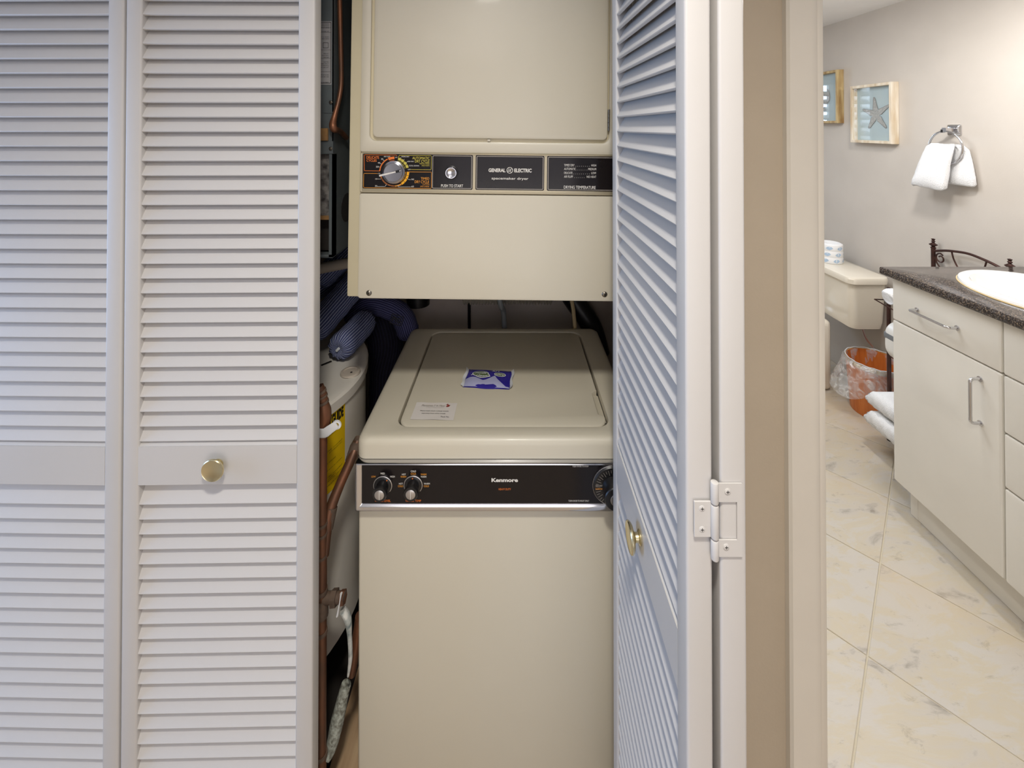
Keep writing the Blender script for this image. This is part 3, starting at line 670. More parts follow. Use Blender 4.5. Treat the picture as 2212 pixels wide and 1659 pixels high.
# coloured arc segments around the dial
kx, kz = q8(1000, 640); 
def seg(a0, a1, m, r0=.0275, r1=.0325):
    n = max(2, int(abs(a1-a0)/5)); P.m(m)
    P.loft([[Vector((kx+r*cos(R(a0+(a1-a0)*i/n)), kz+r*sin(R(a0+(a1-a0)*i/n)), h2)) for i in range(n+1)] for r in (r0, r1)], closed=False)
seg(90, 115, 2, .0278, .0335); seg(118, 176, 2, .0302, .0325)
for a in (18, 33, 48, 62): seg(a, a+12.5, 4, .0275, .0328)
for a, m in ((1, 6), (-14, 6), (-29, 6), (-44, 6)): seg(a-13.5, a, m, .0275, .0325)
for a, m in ((-59, 5), (-74, 5), (-89, 7), (-104, 7), (-119, 7), (-134, 7), (-149, 7)): seg(a-13.5, a, m, .0288, .0318)
P.build('printed_markings', ['white_ink', 'grey_ink', 'orange', 'amber', 'lime', 'amber', 'gold', 'brown_ink'], strip)
A = Matrix.Translation((kx, YD-.0026, kz)) @ Matrix.Rotation(pi/2, 4, 'X')
k = MB(A).lathe([(.0262, 0), (.0262, .003), (.0245, .007), (.0212, .0085), (.0208, .0115), (.0198, .0120), (.0192, .0105), (.002, .0098)], n=56)
kn = k.build('selector_knob', 'knobm', strip)
k = MB(A @ Matrix.Rotation(R(14), 4, 'Z')); k.loft([v3([(-.0290, -.0021), (.0170, -.0012), (.0170, .0012), (-.0290, .0021)], .0088), v3([(-.0285, -.0018), (.0165, -.0010), (.0165, .0010), (-.0285, .0018)], .0155)])
k.m(1).box(.0075, .0155, -.0026, .0026, .0098, .0157)
k.build('pointer', ['pointer', 'blackp'], kn)
x, z = q7(1590, 462); A = Matrix.Translation((x, YD-.0026, z)) @ Matrix.Rotation(pi/2, 4, 'X')
bt = MB(A).lathe([(.0148, 0), (.0148, .0012), (.0132, .0020)], n=40).build('start_button', 'blackp', strip)
MB(A).lathe([(.0128, .001), (.0128, .008), (.0118, .0098), (.0105, .0098), (.0095, .0090), (.004, .0078), (.001, .0075)], n=40).build('button_cap', 'chrome', bt)

# ================================================================== behind the machines
du = MB(); pts = []
n = 60
for i in range(n+1):
    t = i/n; pts.append((-.165 + .30*t, 1.47, .945))
du.tube(pts, [.062 + (.006 if i % 2 else -.004) for i in range(n+1)], n=20)
tag(du.build('foil_duct', 'foil'), 'silver ribbed foil duct running behind the machines', 'duct')
tag(MB().tube([(-.330, 1.512, 1.098), (-.330, 1.512, .92), (-.330, 1.512, .858)], [.042, .042, .040], n=24).build('vent_pipe', 'blackp'), 'black vent pipe end hanging below the dryer beside the striped socks', 'pipe')
tag(MB().tube([(.17, 1.518, 1.09), (.17, 1.518, .98), (.20, 1.512, .90), (.27, 1.49, .80), (.30, 1.48, .70)], [.036]*5, n=18, smooth=5).build('drain_hose', 'blackp'), 'thick black hose bending down behind the washer', 'hose')
tag(MB().tube([(-.155, 1.545, 1.2), (-.153, 1.545, .6)], .0055, n=8).build('vent_tube', 'blackp'), 'thin straight black tube against the closet wall behind the dryer', 'tube')
tag(MB().tube([(-.045, 1.375, 1.08), (-.043, 1.385, .95), (-.035, 1.39, .90), (-.028, 1.432, .86), (-.02, 1.455, .70)], .0085, n=10, smooth=5).build('water_hose', 'rubber'), 'thin grey hose crossing in front of the foil duct', 'hose')
tag(MB().tube([(.185, 1.47, 1.10), (.19, 1.46, .95), (.205, 1.436, .87), (.215, 1.432, .72)], .0065, n=8, smooth=5).build('power_cord', 'wire'), 'cream cord hanging in front of the black hose behind the washer', 'cord')
tag(MB().tube([(.215, 1.54, .98), (.245, 1.54, .99), (.262, 1.54, .95), (.262, 1.54, .90), (.245, 1.54, .86), (.23, 1.54, .80)], .0035, n=8, smooth=5).build('looped_cord', 'wire'), 'thin looped cord hanging against the closet wall', 'cord')

# ================================================================== water heater
HC = Vector((-.70, 1.165, 0)); HR = .288
wh = thing('water_heater', (HC.x, HC.y, 0), 'squat grey white water heater with a yellow energy label behind the folding door', 'water heater')
MB().lathe([(HR, .215), (HR, .792)], (HC.x, HC.y, 0), n=72).build('tank', 'heater', wh)
MB().lathe([(HR-.01, .785), (HR+.006, .788), (HR+.007, .812), (HR+.003, .818), (HR-.006, .820), (HR-.02, .8185), (.12, .822), (.01, .823)], (HC.x, HC.y, 0), n=72, cap0=False).build('top_cover', 'heater', wh)
for a in (-40, 50, 140, 230): MB().box(HC.x+.22*cos(R(a))-.02, HC.x+.22*cos(R(a))+.02, HC.y+.22*sin(R(a))-.02, HC.y+.22*sin(R(a))+.02, 0, .216).build('leg', 'dark', wh)
def ontop(px, py, z): 
    dx = (px - CX)/F; dz = (PY - py)/F; d = Vector((dx, cos(PITCH)-dz*sin(PITCH), sin(PITCH)+dz*cos(PITCH))); t = (z-EYE)/d.z; return Vector((d.x*t, d.y*t, z))
p = ontop(757, 802, .824); cap_ = MB().lathe([(.026, .820), (.025, .8245), (.019, .8255), (.017, .8235), (.001, .8230)], (p.x, p.y, 0), n=28).build('port_cover', 'pvc', wh)
MB().lathe([(.003, .8232), (.003, .8240)], (p.x+.004, p.y-.004, 0), n=10).build('port_hole', 'gap', cap_)
pa, pb_ = ontop(694, 789, .8225), ontop(716, 780, .8225)
MB().tube([pa, (pa+pb_)/2, pb_], .0035, n=6, flat=.3).build('black_mark', 'black_ink', wh)
# energy label wrapped on the tank
def cyl(a, z, d=.0008): return Vector((HC.x+(HR+d)*cos(a), HC.y+(HR+d)*sin(a), z))
e = MB(); a0, a1 = R(-56), R(-15.5)
e.loft([[cyl(a0+(a1-a0)*i/24, z) for i in range(25)] for z in (.600, .787)], closed=False)
lb = e.build('energy_label', 'yellow', wh)
e = MB(); bd = lambda co: cyl(co.x/HR, co.y, .0014)
x1_ = (a1-.012)*HR
e.text('ENERGYGUIDE', x1_-.092, x1_-.003, .756, .782, 0, .06, bend=bd)
for i, (zz, wl) in enumerate(((.735, .09), (.700, .12), (.694, .03), (.672, .10), (.655, .07), (.638, .12), (.633, .10), (.628, .08), (.618, .06))):
    e.text('energy cost capacity model' if i % 2 else 'uses this energy guide to compare', x1_-.02-wl, x1_-.008 if i % 3 else x1_-.03, zz, zz+.0032, 0, bend=bd)
e.build('lettering', 'black_ink', lb)

# copper plumbing
yv = .918
def pt(px, py, y): return W(px, py, y)
b = MB().tube([pt(695, 925, yv), pt(694, 1050, yv), pt(694, 1250, yv), pt(693, 1500, yv), pt(692, 1900, yv)], .0112, n=16)
b.tube([pt(697, 868, yv), pt(700, 885, yv), pt(700, 905, yv), pt(695, 928, yv)], [.010, .0140, .0145, .0125], n=16, smooth=3)
b.tube([pt(688, 835, yv), pt(694, 850, yv), pt(698, 872, yv)], [.0105, .0108, .0105], n=16)
cpv = thing('copper_pipe', tuple(pt(692, 1900, yv)), 'tarnished vertical copper pipe with a white strap next to the door edge', 'pipe')
cpv_o = b.build('riser', 'copper', cpv)
for y0, y1, r_ in ((843, 848, .0128), (854, 858, .0128), (866, 871, .0125), (1128, 1134, .0124), (1150, 1156, .0123), (1197, 1203, .0122), (1272, 1280, .0130), (1292, 1330, .0140), (1360, 1368, .0125), (1625, 1632, .0125)):
    MB().tube([pt(694 if y0 > 900 else 690+(y0-840)*.25, y0, yv), pt(694 if y0 > 900 else 690+(y1-840)*.25, y1, yv)], r_, n=16).build('pipe_collar', 'putty', cpv)
# strap
s = MB(); yy = yv-.013
A0 = [pt(683, 935, yy), pt(700, 936, yy-.001), pt(712, 928, yy), pt(728, 917, yy+.002)]
s.tube(A0, [.0098, .0100, .0090, .0080], n=14, side=.16, smooth=3)
p = pt(727, 918, yy+.001); 
s.lathe([(.0098, 0), (.0098, .0018), (.0045, .0018), (.0045, 0)], (p.x, p.y, p.z), axis='Y', n=20, cap0=False, cap1=False)
s.build('strap', 'strap', cpv)
# diagonal branch
b = MB().tube([pt(700, 1200, yv+.004), pt(704, 1150, yv+.012), pt(712, 1105, .945), pt(735, 1045, .972), pt(762, 985, 1.0), pt(772, 955, 1.02)], [.0100, .0118, .0118, .0105, .0108, .0108], n=16, smooth=4)
dg = tag(b.build('branch_pipe', 'copper'), 'tarnished copper pipe slanting up towards the washer corner', 'pipe')
b = MB().tube([pt(757, 998, .997), pt(768, 968, 1.012), pt(778, 950, 1.03)], [.0128, .0145, .014], n=16); b.build('coupling', 'putty', dg)
MB().tube([pt(706, 1142, .935), pt(716, 1095, .95)], .0130, n=16).build('coupling', 'putty', dg)
# drain valve
vz = pt(720, 1292, yv)
dvt = thing('drain_valve', tuple(vz), 'brass drain valve with a white wing handle sticking out of the copper pipe', 'valve')
MB().tube([pt(700, 1292, yv), pt(745, 1290, yv)], [.011, .0105], n=14).tube([pt(717, 1292, yv), pt(728, 1291, yv)], .0155, n=6).build('body', 'putty', dvt)
MB().tube([pt(736, 1291, yv), pt(745, 1290, yv)], .013, n=6).build('nut', 'copper', dvt)
MB().tube([pt(737, 1282, yv-.012), pt(734, 1300, yv-.014), pt(729, 1328, yv-.012)], [.0045, .0022, .005], n=10, flat=.5, smooth=4).build('handle', 'strap', dvt)
b = MB().tube([pt(740, 1318, yv-.002), pt(751, 1335, yv), pt(755, 1370, yv+.002), pt(757, 1420, yv+.004), pt(752, 1460, yv+.006)], [.0085, .0100, .0060, .0056, .003], n=12, flat=.8, smooth=4)
tag(b.build('hanging_strap', 'verd'), 'chalky white and teal corroded strap hanging below the drain valve', 'strap')
b = MB().tube([pt(778, 1330, .95), pt(768, 1400, .955), pt(760, 1455, .96)], [.0105, .0105, .009], n=14, smooth=3)
tag(b.build('short_pipe', 'copper'), 'short copper pipe tucked behind the corroded strap beside the washer', 'pipe')
b = MB().tube([pt(748, 1478, .955), pt(742, 1500, .953), pt(728, 1560, .945), pt(716, 1612, .935), pt(704, 1640, .925)], [.0105, .0115, .0145, .0120, .009], n=14, smooth=4)
lo = tag(b.build('lower_pipe', 'corr'), 'grey crusted pipe leaning from the copper riser near the floor', 'pipe')

# ================================================================== air handler
AY = .95
def aq(px, py): return W(px, py, AY)
ax1 = aq(719, 400).x; az0 = aq(717, 556).z; az1 = 2.3; ax0 = -.98
ah = thing('air_handler', ((ax0+ax1)/2, 1.2, az0), 'grey sheet metal air handler cabinet with a paper label above the water heater', 'air handler')
b = MB(); zs = aq(0, 333).z
b.box(ax0, ax1, AY, AY+.0015, zs, az1)           # front sheet
b.box(ax1-.0085, ax1, AY, AY+.02, az0, zs)        # corner post
b.box(ax0, ax1, AY, AY+.02, az0, az0+.006)
b.box(ax1-.002, ax1, AY, 1.45, az0, az1)          # side sheet
b.box(ax0, ax1, AY, 1.45, az0-.001, az0+.001); b.box(ax0, ax1, 1.448, 1.45, az0, az1); b.box(ax0, ax0+.002, AY, 1.45, az0, az1)
b.build('casing', 'sheet', ah)
b = MB(); zi0, zi1 = aq(0, 468).z, zs
b.box(ax0+.01, ax1-.0086, AY+.012, AY+.04, zi0, zi1); b.build('insulation', 'insul', ah)
MB().box(ax0+.01, ax1-.0086, AY+.010, AY+.04, zi0-.009, zi0).build('wood_strip', 'kraft', ah)
MB().box(ax0+.01, ax1-.0086, AY+.035, AY+.04, az0+.006, zi0-.009).build('inner_panel', 'dark', ah)
x0_, x1_2 = aq(640, 0).x, aq(711, 0).x
MB().box(x0_, x1_2, AY-.006, AY, aq(0, 304).z, aq(0, 277).z, .0008, 1).build('kraft_block', 'kraft', ah)
MB().box(ax0, ax1+.0006, AY-.0012, AY, aq(0, 244).z, aq(0, 242).z).box(ax0, ax1+.0006, AY-.0015, AY, aq(0, 332).z, aq(0, 305).z).build('seam_strip', 'sheet', ah)
lx1 = aq(716.5, 100).x; lx0 = lx1-.13
lbl = MB(onface(AY)).box(lx0, lx1, aq(0, 183).z, aq(0, 46).z, 0, .0006).build('label', 'label', ah); lbl['label'] = 'printed rating label'
t = MB(onface(AY)); HH = .0009; za, zc_ = aq(0, 180).z, aq(0, 48).z
t.ring(rbox(lx0+.001, lx1-.001, za, zc_, .001, 2), rbox(lx0+.002, lx1-.002, za+.001, zc_-.001, .001, 2), HH)
for py in (60, 70, 108, 126, 155): t.ribbon([(lx0+.002, aq(0, py).z), (lx1-.002, aq(0, py).z)], .0005, HH)
for py, s_ in ((50, 'AIR HANDLER ELECTRICAL CONNECTIONS'), (54, 'FIELD WIRING INFORMATION'), (58, 'CIRCUIT ONE'), (66, 'VOLTS PHASE HZ'), (78, 'L1 L2 GND'), (82, 'BLK RED GRN'), (114, 'RELAY'), (118, 'CONTROL'), (122, 'MOTOR'), (132, 'NOTES'), (136, 'USE COPPER WIRE ONLY'), (140, 'SEE WIRING'), (144, 'MINIMUM CIRCUIT'), (160, 'MAXIMUM FUSE'), (164, 'SUITABLE FOR INDOOR USE'), (176, 'PART NUMBER')):
    z = aq(0, py+3).z; wl = .0019*len(s_); t.text(s_, lx1-.008-wl, lx1-.006, z, z+.0020, HH)
xb = lx1-.013; zb_ = aq(0, 98).z
t.ring(rbox(xb-.006, xb+.006, zb_-.006, zb_+.006, .001, 2), rbox(xb-.0052, xb+.0052, zb_-.0052, zb_+.0052, .001, 2), HH)
t.build('lettering', 'black_ink', lbl)
for px, py in ((715.5, 221), (715, 321)):
    p = aq(px, py); A = Matrix.Translation((p.x, AY-.0015, p.z)) @ Matrix.Rotation(pi/2, 4, 'X')
    MB(A).lathe([(.0045, 0), (.0045, .0008), (.0030, .001), (.0030, .003), (.0024, .0034)], n=6).build('screw', 'steel', ah)
# opening in the side sheet: dark round knock-out
A = Matrix.Translation((ax1+.0002, 1.03, aq(0, 462).z)) @ Matrix.Rotation(pi/2, 4, 'Y')
MB(A).lathe([(.034, -.001), (.034, .0006), (.030, .0008), (.001, .0004)], n=28).build('knockout', 'gap', ah)
b = MB().tube([pt(734, -60, .965), pt(734, 0, .965), pt(736, 90, .965), pt(737, 175, .965), pt(732, 215, .955), pt(723, 250, .940), pt(719, 268, .938), pt(722, 279, .940), pt(735, 284, .975), pt(748, 298, 1.01)], [.0052]*5+[.0055, .0078, .0080, .006, .006], n=12, smooth=5)
tag(b.build('refrigerant_line', 'copper'), 'thin bent copper refrigerant line running down between the air handler and the dryer', 'pipe')
tag(MB().tube([pt(640, 592, 1.32), pt(692, 580, 1.32), pt(726, 573, 1.32), pt(800, 558, 1.32)], .0165, n=16).build('drain_pipe', 'pvc'), 'white plastic drain pipe crossing above the striped socks', 'pipe')

# ================================================================== absorbent socks
def sock(pts, r, label, m='sock', stamp=None, pinch=True, name='absorbent_sock'):
    pts = [Vector(p) for p in pts]; q = []
    for i in range(len(pts)-1):
        p0 = pts[max(i-1, 0)]; p1 = pts[i]; p2 = pts[i+1]; p3 = pts[min(i+2, len(pts)-1)]
        for k in range(8):
            t = k/8; q.append(.5*((2*p1)+(p2-p0)*t+(2*p0-5*p1+4*p2-p3)*t*t+(3*p1-p0-3*p2+p3)*t**3))
    q.append(pts[-1]); d0 = (q[1]-q[0]).normalized(); d1_ = (q[-1]-q[-2]).normalized()
    head = []; hr = []
    for f_, rr in ((0.30, .02), (.12, .16), (-.02, .42), (.02, .66), (.16, .84), (.40, .96)): head.append(q[0] + d0*(f_-.4)*r*1.2); hr.append(rr*r)
    tail = []; tr_ = []
    for f_, rr in ((0, .96), (.25, .84), (.42, .62), (.5, .40), (.46, .04)): tail.append(q[-1]+d1_*f_*r*1.2); tr_.append(rr*r)
    P_ = head[1:] + q[1:-1] + tail; R_ = hr[1:] + [r*(1+.02*sin(i*1.3)) for i in range(len(q)-2)] + tr_
    # orientation computed on the spine so the pinch stays clean
    bmk = MB(); n = 48; up = Vector((0, 0, 1)); loops = []
    D_ = [d0]*5 + [(q[i+1]-q[i-1]).normalized() for i in range(1, len(q)-1)] + [d1_]*5
    for i, (p_, r_) in enumerate(zip(P_, R_)):
        d = D_[i]; u = (up - d*up.dot(d)).normalized(); sd = d.cross(u)
        lp = []
        for k in range(n):
            a = 2*pi*k/n; rip = 1 + (.10*sin(a*12) if i < 4 or i > len(P_)-5 else .012*sin(a*12))
            lp.append(p_ + (u*cos(a)+sd*sin(a))*r_*rip)
        loops.append(lp)
    bmk.loft(loops)
    o = tag(bmk.build(name, m, sharp=80), label, 'absorbent sock', 'striped blue absorbent socks on the water heater')
    tie = MB().tube([P_[0]+d0*.004, P_[0]-d0*.010], [.005, .0035], n=8).build('tied_end', 'pwhite', o)
    return o
sock([(-.482, 1.215, .862), (-.470, 1.28, .866), (-.463, 1.345, .870)], .038, 'striped blue absorbent sock with a gathered end facing the viewer, lowest on the heater')
sock([(-.560, 1.235, .905), (-.530, 1.31, .945), (-.50, 1.39, .985), (-.485, 1.46, 1.02)], .041, 'striped blue absorbent sock with its gathered end touching the white door edge')
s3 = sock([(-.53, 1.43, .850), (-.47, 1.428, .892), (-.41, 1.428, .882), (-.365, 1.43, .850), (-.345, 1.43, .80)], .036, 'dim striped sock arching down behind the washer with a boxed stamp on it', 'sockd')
sock([(-.60, 1.36, 1.00), (-.55, 1.41, 1.055), (-.50, 1.45, 1.10), (-.47, 1.47, 1.13)], .037, 'striped blue absorbent sock lying uppermost of the heap under the white drain pipe')
sock([(-.66, 1.28, .955), (-.63, 1.37, .965), (-.60, 1.46, .98)], .040, 'striped absorbent sock mostly hidden by the door edge below the uppermost sock')
sock([(-.46, 1.49, .80), (-.425, 1.455, .73), (-.415, 1.43, .62), (-.412, 1.41, .45), (-.41, 1.40, .14)], .056, 'navy sock with shade put into its colour, hanging between heater and washer', 'sockx')
p = W(857, 691, 1.385)
t = MB(Matrix.Translation(p) @ Matrix.Rotation(R(16), 4, 'Y') @ Matrix.Rotation(R(-8), 4, 'X') @ FACE)
t.ring(rrect(0, 0, .040, .030, .003, 3), rrect(0, 0, .036, .026, .002, 3), .001); t.text('PIG', -.014, .014, -.008, .008, .001, .02)
t.build('stamp', 'black_ink', s3)

# ================================================================== bathroom: vanity
VX = 1.474; VY1 = 1.665; VY0 = .955; ZTOP = .903
va = thing('vanity_cabinet', (1.75, 1.31, 0), 'white bathroom vanity cabinet with drawers under the dark granite top', 'cabinet')
b = MB(); t_ = .016
b.box(VX+.019, XW-.002, VY1-t_-.002, VY1-.002, .112, ZTOP).box(VX+.019, XW-.002, VY0, VY0+t_, .112, ZTOP).box(VX+.019, VX+.03, VY0, VY1-.002, .112, ZTOP).box(VX+.02, XW-.002, VY0, VY1-.002, .112, .128)
b.build('body', 'white_cab', va)
kx_ = 1.529
b = MB().box(kx_, kx_+.015, VY0, 1.652, .001, .112).box(kx_, XW-.003, 1.637, 1.652, .001, .112).box(kx_-.0015, kx_+.001, 1.625, 1.653, .001, .112)
b.build('toe_kick', 'white_cab', va)
MY = 1.2935; G = .0022
def front(y0, y1, z0, z1, nm):
    f = lambda d, h: [Vector((VX+.018-h, y, z)) for y, z in rbox(y0+d, y1-d, z0+d, z1-d, .004, 4)]
    return MB().loft([f(0, 0), f(0, .0145), f(.0015, .0168), f(.006, .0180)]).build(nm, 'white_cab', va)
df = front(MY+G, VY1, .740, ZTOP-.004, 'drawer')
cd_ = front(MY+G, VY1, .124, .735, 'door')
front(VY0, MY-G, .740, ZTOP-.004, 'drawer')
for z0, z1 in ((.567, .735), (.404, .562), (.124, .399)): front(VY0, MY-G, z0, z1, 'drawer')
def pull(p0, p1, parent, nm='handle'):
    p0 = Vector(p0); p1 = Vector(p1); d = (p1-p0).normalized(); o_ = Vector((-.032, 0, 0))
    b = MB().tube([p0, p0+o_*.75, p0+o_+d*.008, p0+o_+d*.02, p1+o_-d*.02, p1+o_-d*.008, p1+o_*.75, p1], .0045, n=12, smooth=4)
    for p_ in (p0, p1): b.tube([p_, p_+Vector((-.003, 0, 0))], .008, n=14)
    o = b.build(nm, 'chrome', parent); o['label'] = 'chrome bar handle'
pull((VX, 1.563, .816), (VX, 1.423, .816), df); pull((VX, 1.355, .688), (VX, 1.355, .550), cd_)
# countertop with oval cut-out
SC = (1.755, 1.365); SA, SB = .212, .258
CX0, CY1 = 1.452, 1.697
def perim(x0, x1, y0, y1, n=16):
    P4 = [(x0, y0), (x1, y0), (x1, y1), (x0, y1)]; out = []
    for i in range(4):
        a, c = P4[i], P4[(i+1) % 4]
        for k in range(n): out.append((a[0]+(c[0]-a[0])*k/n, a[1]+(c[1]-a[1])*k/n))
    return out
base = perim(CX0, XW-.001, VY0-.02, CY1)
angs = [math.atan2((y-SC[1])/SB, (x-SC[0])/SA) for x, y in base]
ell = lambda ka, kb, z: [Vector((SC[0]+SA*ka*cos(a), SC[1]+SB*kb*sin(a), z)) for a in angs]
def rc(d, z): return v3(perim(CX0+d, XW-.001-d, VY0-.02+d, CY1-d), z)
b = MB().loft([ell(.93, .94, ZTOP), rc(.002, ZTOP), rc(0, ZTOP+.003), rc(0, ZTOP+.022), rc(.002, ZTOP+.0265), rc(.006, ZTOP+.028), ell(.93, .94, ZTOP+.028), ell(.93, .94, ZTOP)], False, False)
tag(b.build('countertop', 'granite'), 'dark speckled granite countertop on the white vanity', 'countertop')
zt_ = ZTOP+.028
snk = MB(); E = lambda k, z, kk=None: [Vector((SC[0]+SA*k*cos(2*pi*i/72), SC[1]+SB*(kk or k)*sin(2*pi*i/72), z)) for i in range(72)]
snk.loft([E(.99, zt_), E(1.0, zt_+.004), E(.99, zt_+.011), E(.96, zt_+.015), E(.90, zt_+.0155), E(.87, zt_+.012), E(.84, zt_-.005), E(.78, zt_-.06), E(.60, zt_-.12), E(.25, zt_-.145), E(.06, zt_-.147)], False, True)
so = tag(snk.build('sink_basin', 'sinkw'), 'white oval drop-in basin set in the granite countertop', 'sink')
MB().loft([E(1.012, zt_+.0003), E(1.012, zt_+.002), E(.985, zt_+.003)], False, False).build('sealant_line', 'goldline', so)
# dispenser on the vanity side
g = thing('wall_dispenser', (1.60, 1.70, .56), 'rounded white plastic dispenser with a grey band on the far side of the vanity', 'dispenser')
def dloop(y, d): return [Vector((x, y, z)) for x, z in rbox(1.490+d, 1.66-d, .560+d, .705-d, .045, 6)]
MB().loft([dloop(VY1+.001, 0), dloop(1.712, 0), dloop(1.722, .004), dloop(1.728, .014)]).build('shell', 'plasticw', g)
MB().loft([[Vector((x, y, z)) for x, z in rbox(1.4895, 1.6, .640, .664, .004, 3)] for y in (VY1+.002, 1.7225)]).build('band', 'rubber', g)

# ================================================================== toilet
to = thing('toilet', (1.55, 2.52, 0), 'bone coloured toilet with a separate tank against the bathroom wall', 'toilet')
TY0, TY1 = 2.262, 2.76
def tk(dx0_, dx1_, dy, z, r=.035): return [Vector((x, y, z)) for x, y in rbox(1.785+dx0_, 1.985-dx1_, TY0+dy, TY1-dy, r, 8)]
b = MB().loft([tk(.045, .004, .045, .395, .03), tk(.03, .002, .028, .405), tk(.022, 0, .018, .44), tk(.004, 0, .004, .60), tk(0, 0, 0, .650)])
b.build('tank', 'ceramic', to)
b = MB().loft([tk(.0, .0, -.002, .648), tk(-.012, -.004, -.012, .655, .04), tk(-.014, -.006, -.014, .678, .042), tk(-.010, -.004, -.010, .686, .04), tk(.002, .004, .004, .690)])
b.build('tank_lid', 'ceramic', to)
def oval(cx, a, bb, z, n=40): return [Vector((cx+a*cos(2*pi*i/n), 2.51+bb*sin(2*pi*i/n), z)) for i in range(n)]
b = MB().loft([oval(1.54, .20, .115, .0), oval(1.54, .20, .115, .02), oval(1.55, .17, .10, .06), oval(1.55, .17, .10, .16), oval(1.52, .21, .13, .24), oval(1.48, .26, .175, .34), oval(1.46, .275, .185, .385), oval(1.46, .27, .18, .395)])
b.box(1.62, 1.80, 2.41, 2.61, .0, .394, .03, 3)
b.build('bowl', 'ceramic', to)
MB().loft([oval(1.46, .275, .185, .397), oval(1.46, .28, .19, .405), oval(1.46, .28, .19, .420), oval(1.46, .27, .18, .428)]).build('seat', 'ceramic', to)
b = MB().tube([(2.028, 2.36, .19), (1.99, 2.36, .19)], .012, n=12).tube([(1.99, 2.36, .19), (1.985, 2.35, .26), (1.93, 2.345, .33), (1.90, 2.34, .41)], .0055, n=10, smooth=5)
b.lathe([(.013, .21), (.013, .235)], (1.99, 2.36, 0), n=10)
b.build('supply_line', 'alu', to)
# tissue roll
rl = thing('toilet_roll', (1.875, 2.53, .69), 'wrapped white tissue roll with pale blue leaf prints standing on the toilet tank', 'toilet roll')
rr = .062; prof = [(.02, 0)]
for k in range(3): prof += [(rr-.002, k*.036+.001), (rr, k*.036+.005), (rr, k*.036+.031), (rr-.002, k*.036+.036)]
prof += [(rr-.012, .113), (.012, .106), (.006, .104)]
MB().lathe(prof, (1.875, 2.53, .690), n=40).build('wrapper', 'tissue', rl)
t = MB()
for row in range(3):
    for k in range(7):
        a = 2*pi*k/7 + .16*row + .1; zc2_ = .690+.018+row*.036
        pts = []
        for (u, v) in ((-.017, -.002), (-.010, .007), (0, .011), (.010, .009), (.018, .001), (.010, -.006), (.001, -.011), (-.009, -.008)):
            aa = a+u/rr; pts.append(Vector((1.875+(rr+.0006)*cos(aa), 2.53+(rr+.0006)*sin(aa), zc2_+v)))
        bmf = bmesh.new(); bmf.faces.new([bmf.verts.new(p_) for p_ in pts]); t.merge(bmf)
t.build('leaf_print', 'leaf', rl)

# ================================================================== waste basket
bk = thing('waste_basket', (1.90, 2.25, 0), 'orange wood veneer waste basket with a clear plastic liner under the tank', 'waste basket')
bc = (1.895, 2.245)
prof = [(.105, 0.001), (.106, .004), (.124, .262), (.124, .266), (.119, .266), (.119, .262), (.102, .008), (.001, .007)]
MB().lathe(prof, (*bc, 0), n=56).build('bin', 'woodb', bk)
MB().lathe([(.1256, .246), (.1262, .250), (.1270, .266), (.121, .269), (.1195, .264)], (*bc, 0), n=56, cap0=False, cap1=False).build('rim', 'frame2', bk)
# liner: film folded over the rim and hanging outside
ln = MB(); n = 72; loops = []
for j, (rb, z) in enumerate(((.112, .12), (.116, .20), (.1185, .262), (.124, .272), (.129, .266), (.132, .235), (.138, .200), (.142, .165), (.142, .130))):
    lp = []
    for i in range(n):
        a = 2*pi*i/n; rip = 1 + .012*sin(a*9+j) + .008*sin(a*23+2*j); ex = 0; dz = 0
        if j >= 4:
            g_ = math.exp(-((a-pi*.98)/.55)**2); ex = g_*.030*(j-3)/2; dz = .012*sin(a*5)*(j-4)/3 - g_*.02*(j-4)/4
        lp.append(Vector((bc[0]+(rb*rip+ex)*cos(a), bc[1]+(rb*rip+ex)*sin(a), z+dz)))
    loops.append(lp)
ln.loft(loops, False, False); ln.build('liner', 'film', bk, sharp=180)
rim_l = MB().tube([Vector((bc[0]+.1245*cos(2*pi*i/60), bc[1]+.1245*sin(2*pi*i/60), .271+.0015*sin(i*1.7))) for i in range(61)], .0022, n=6, caps=False); rim_l.build('gathered_edge', 'pwhite', bk)

# ================================================================== bronze towel rack
RX0, RX1, RY0, RY1 = 1.786, 2.000, 1.725, 2.038
rk = thing('towel_rack', ((RX0+RX1)/2, (RY0+RY1)/2, 0), 'bronze metal towel rack with finials and an arched scroll back beside the vanity', 'rack')
def post(x, y, h, nm='post'):
    MB().tube([(x, y, .006), (x, y, h)], .0085, n=14).build(nm, 'bronze', rk)
    MB().lathe([(.0085, h), (.0105, h+.002), (.0105, h+.006), (.006, h+.009), (.007, h+.011), (.0155, h+.017), (.0155, h+.020), (.007, h+.026), (.0045, h+.029), (.0085, h+.034), (.0045, h+.038), (.008, h+.045), (.003, h+.047)], (x, y, 0), n=18).build('finial', 'bronze', rk)
    MB().lathe([(.011, 0), (.011, .012), (.009, .014)], (x, y, 0), n=14).build('foot', 'blackp', rk)
for y in (RY0, RY1): post(RX1, y, .905); post(RX0, y, .675)
ym = (RY0+RY1)/2
arch = [(RX1, RY1, .893), (RX1, RY1-.06, .912), (RX1, RY1-.12, .923), (RX1, ym, .926), (RX1, RY0+.12, .923), (RX1, RY0+.06, .912), (RX1, RY0, .893)]
MB().tube(arch, .0055, n=10, smooth=5).build('arch_rail', 'bronze', rk)
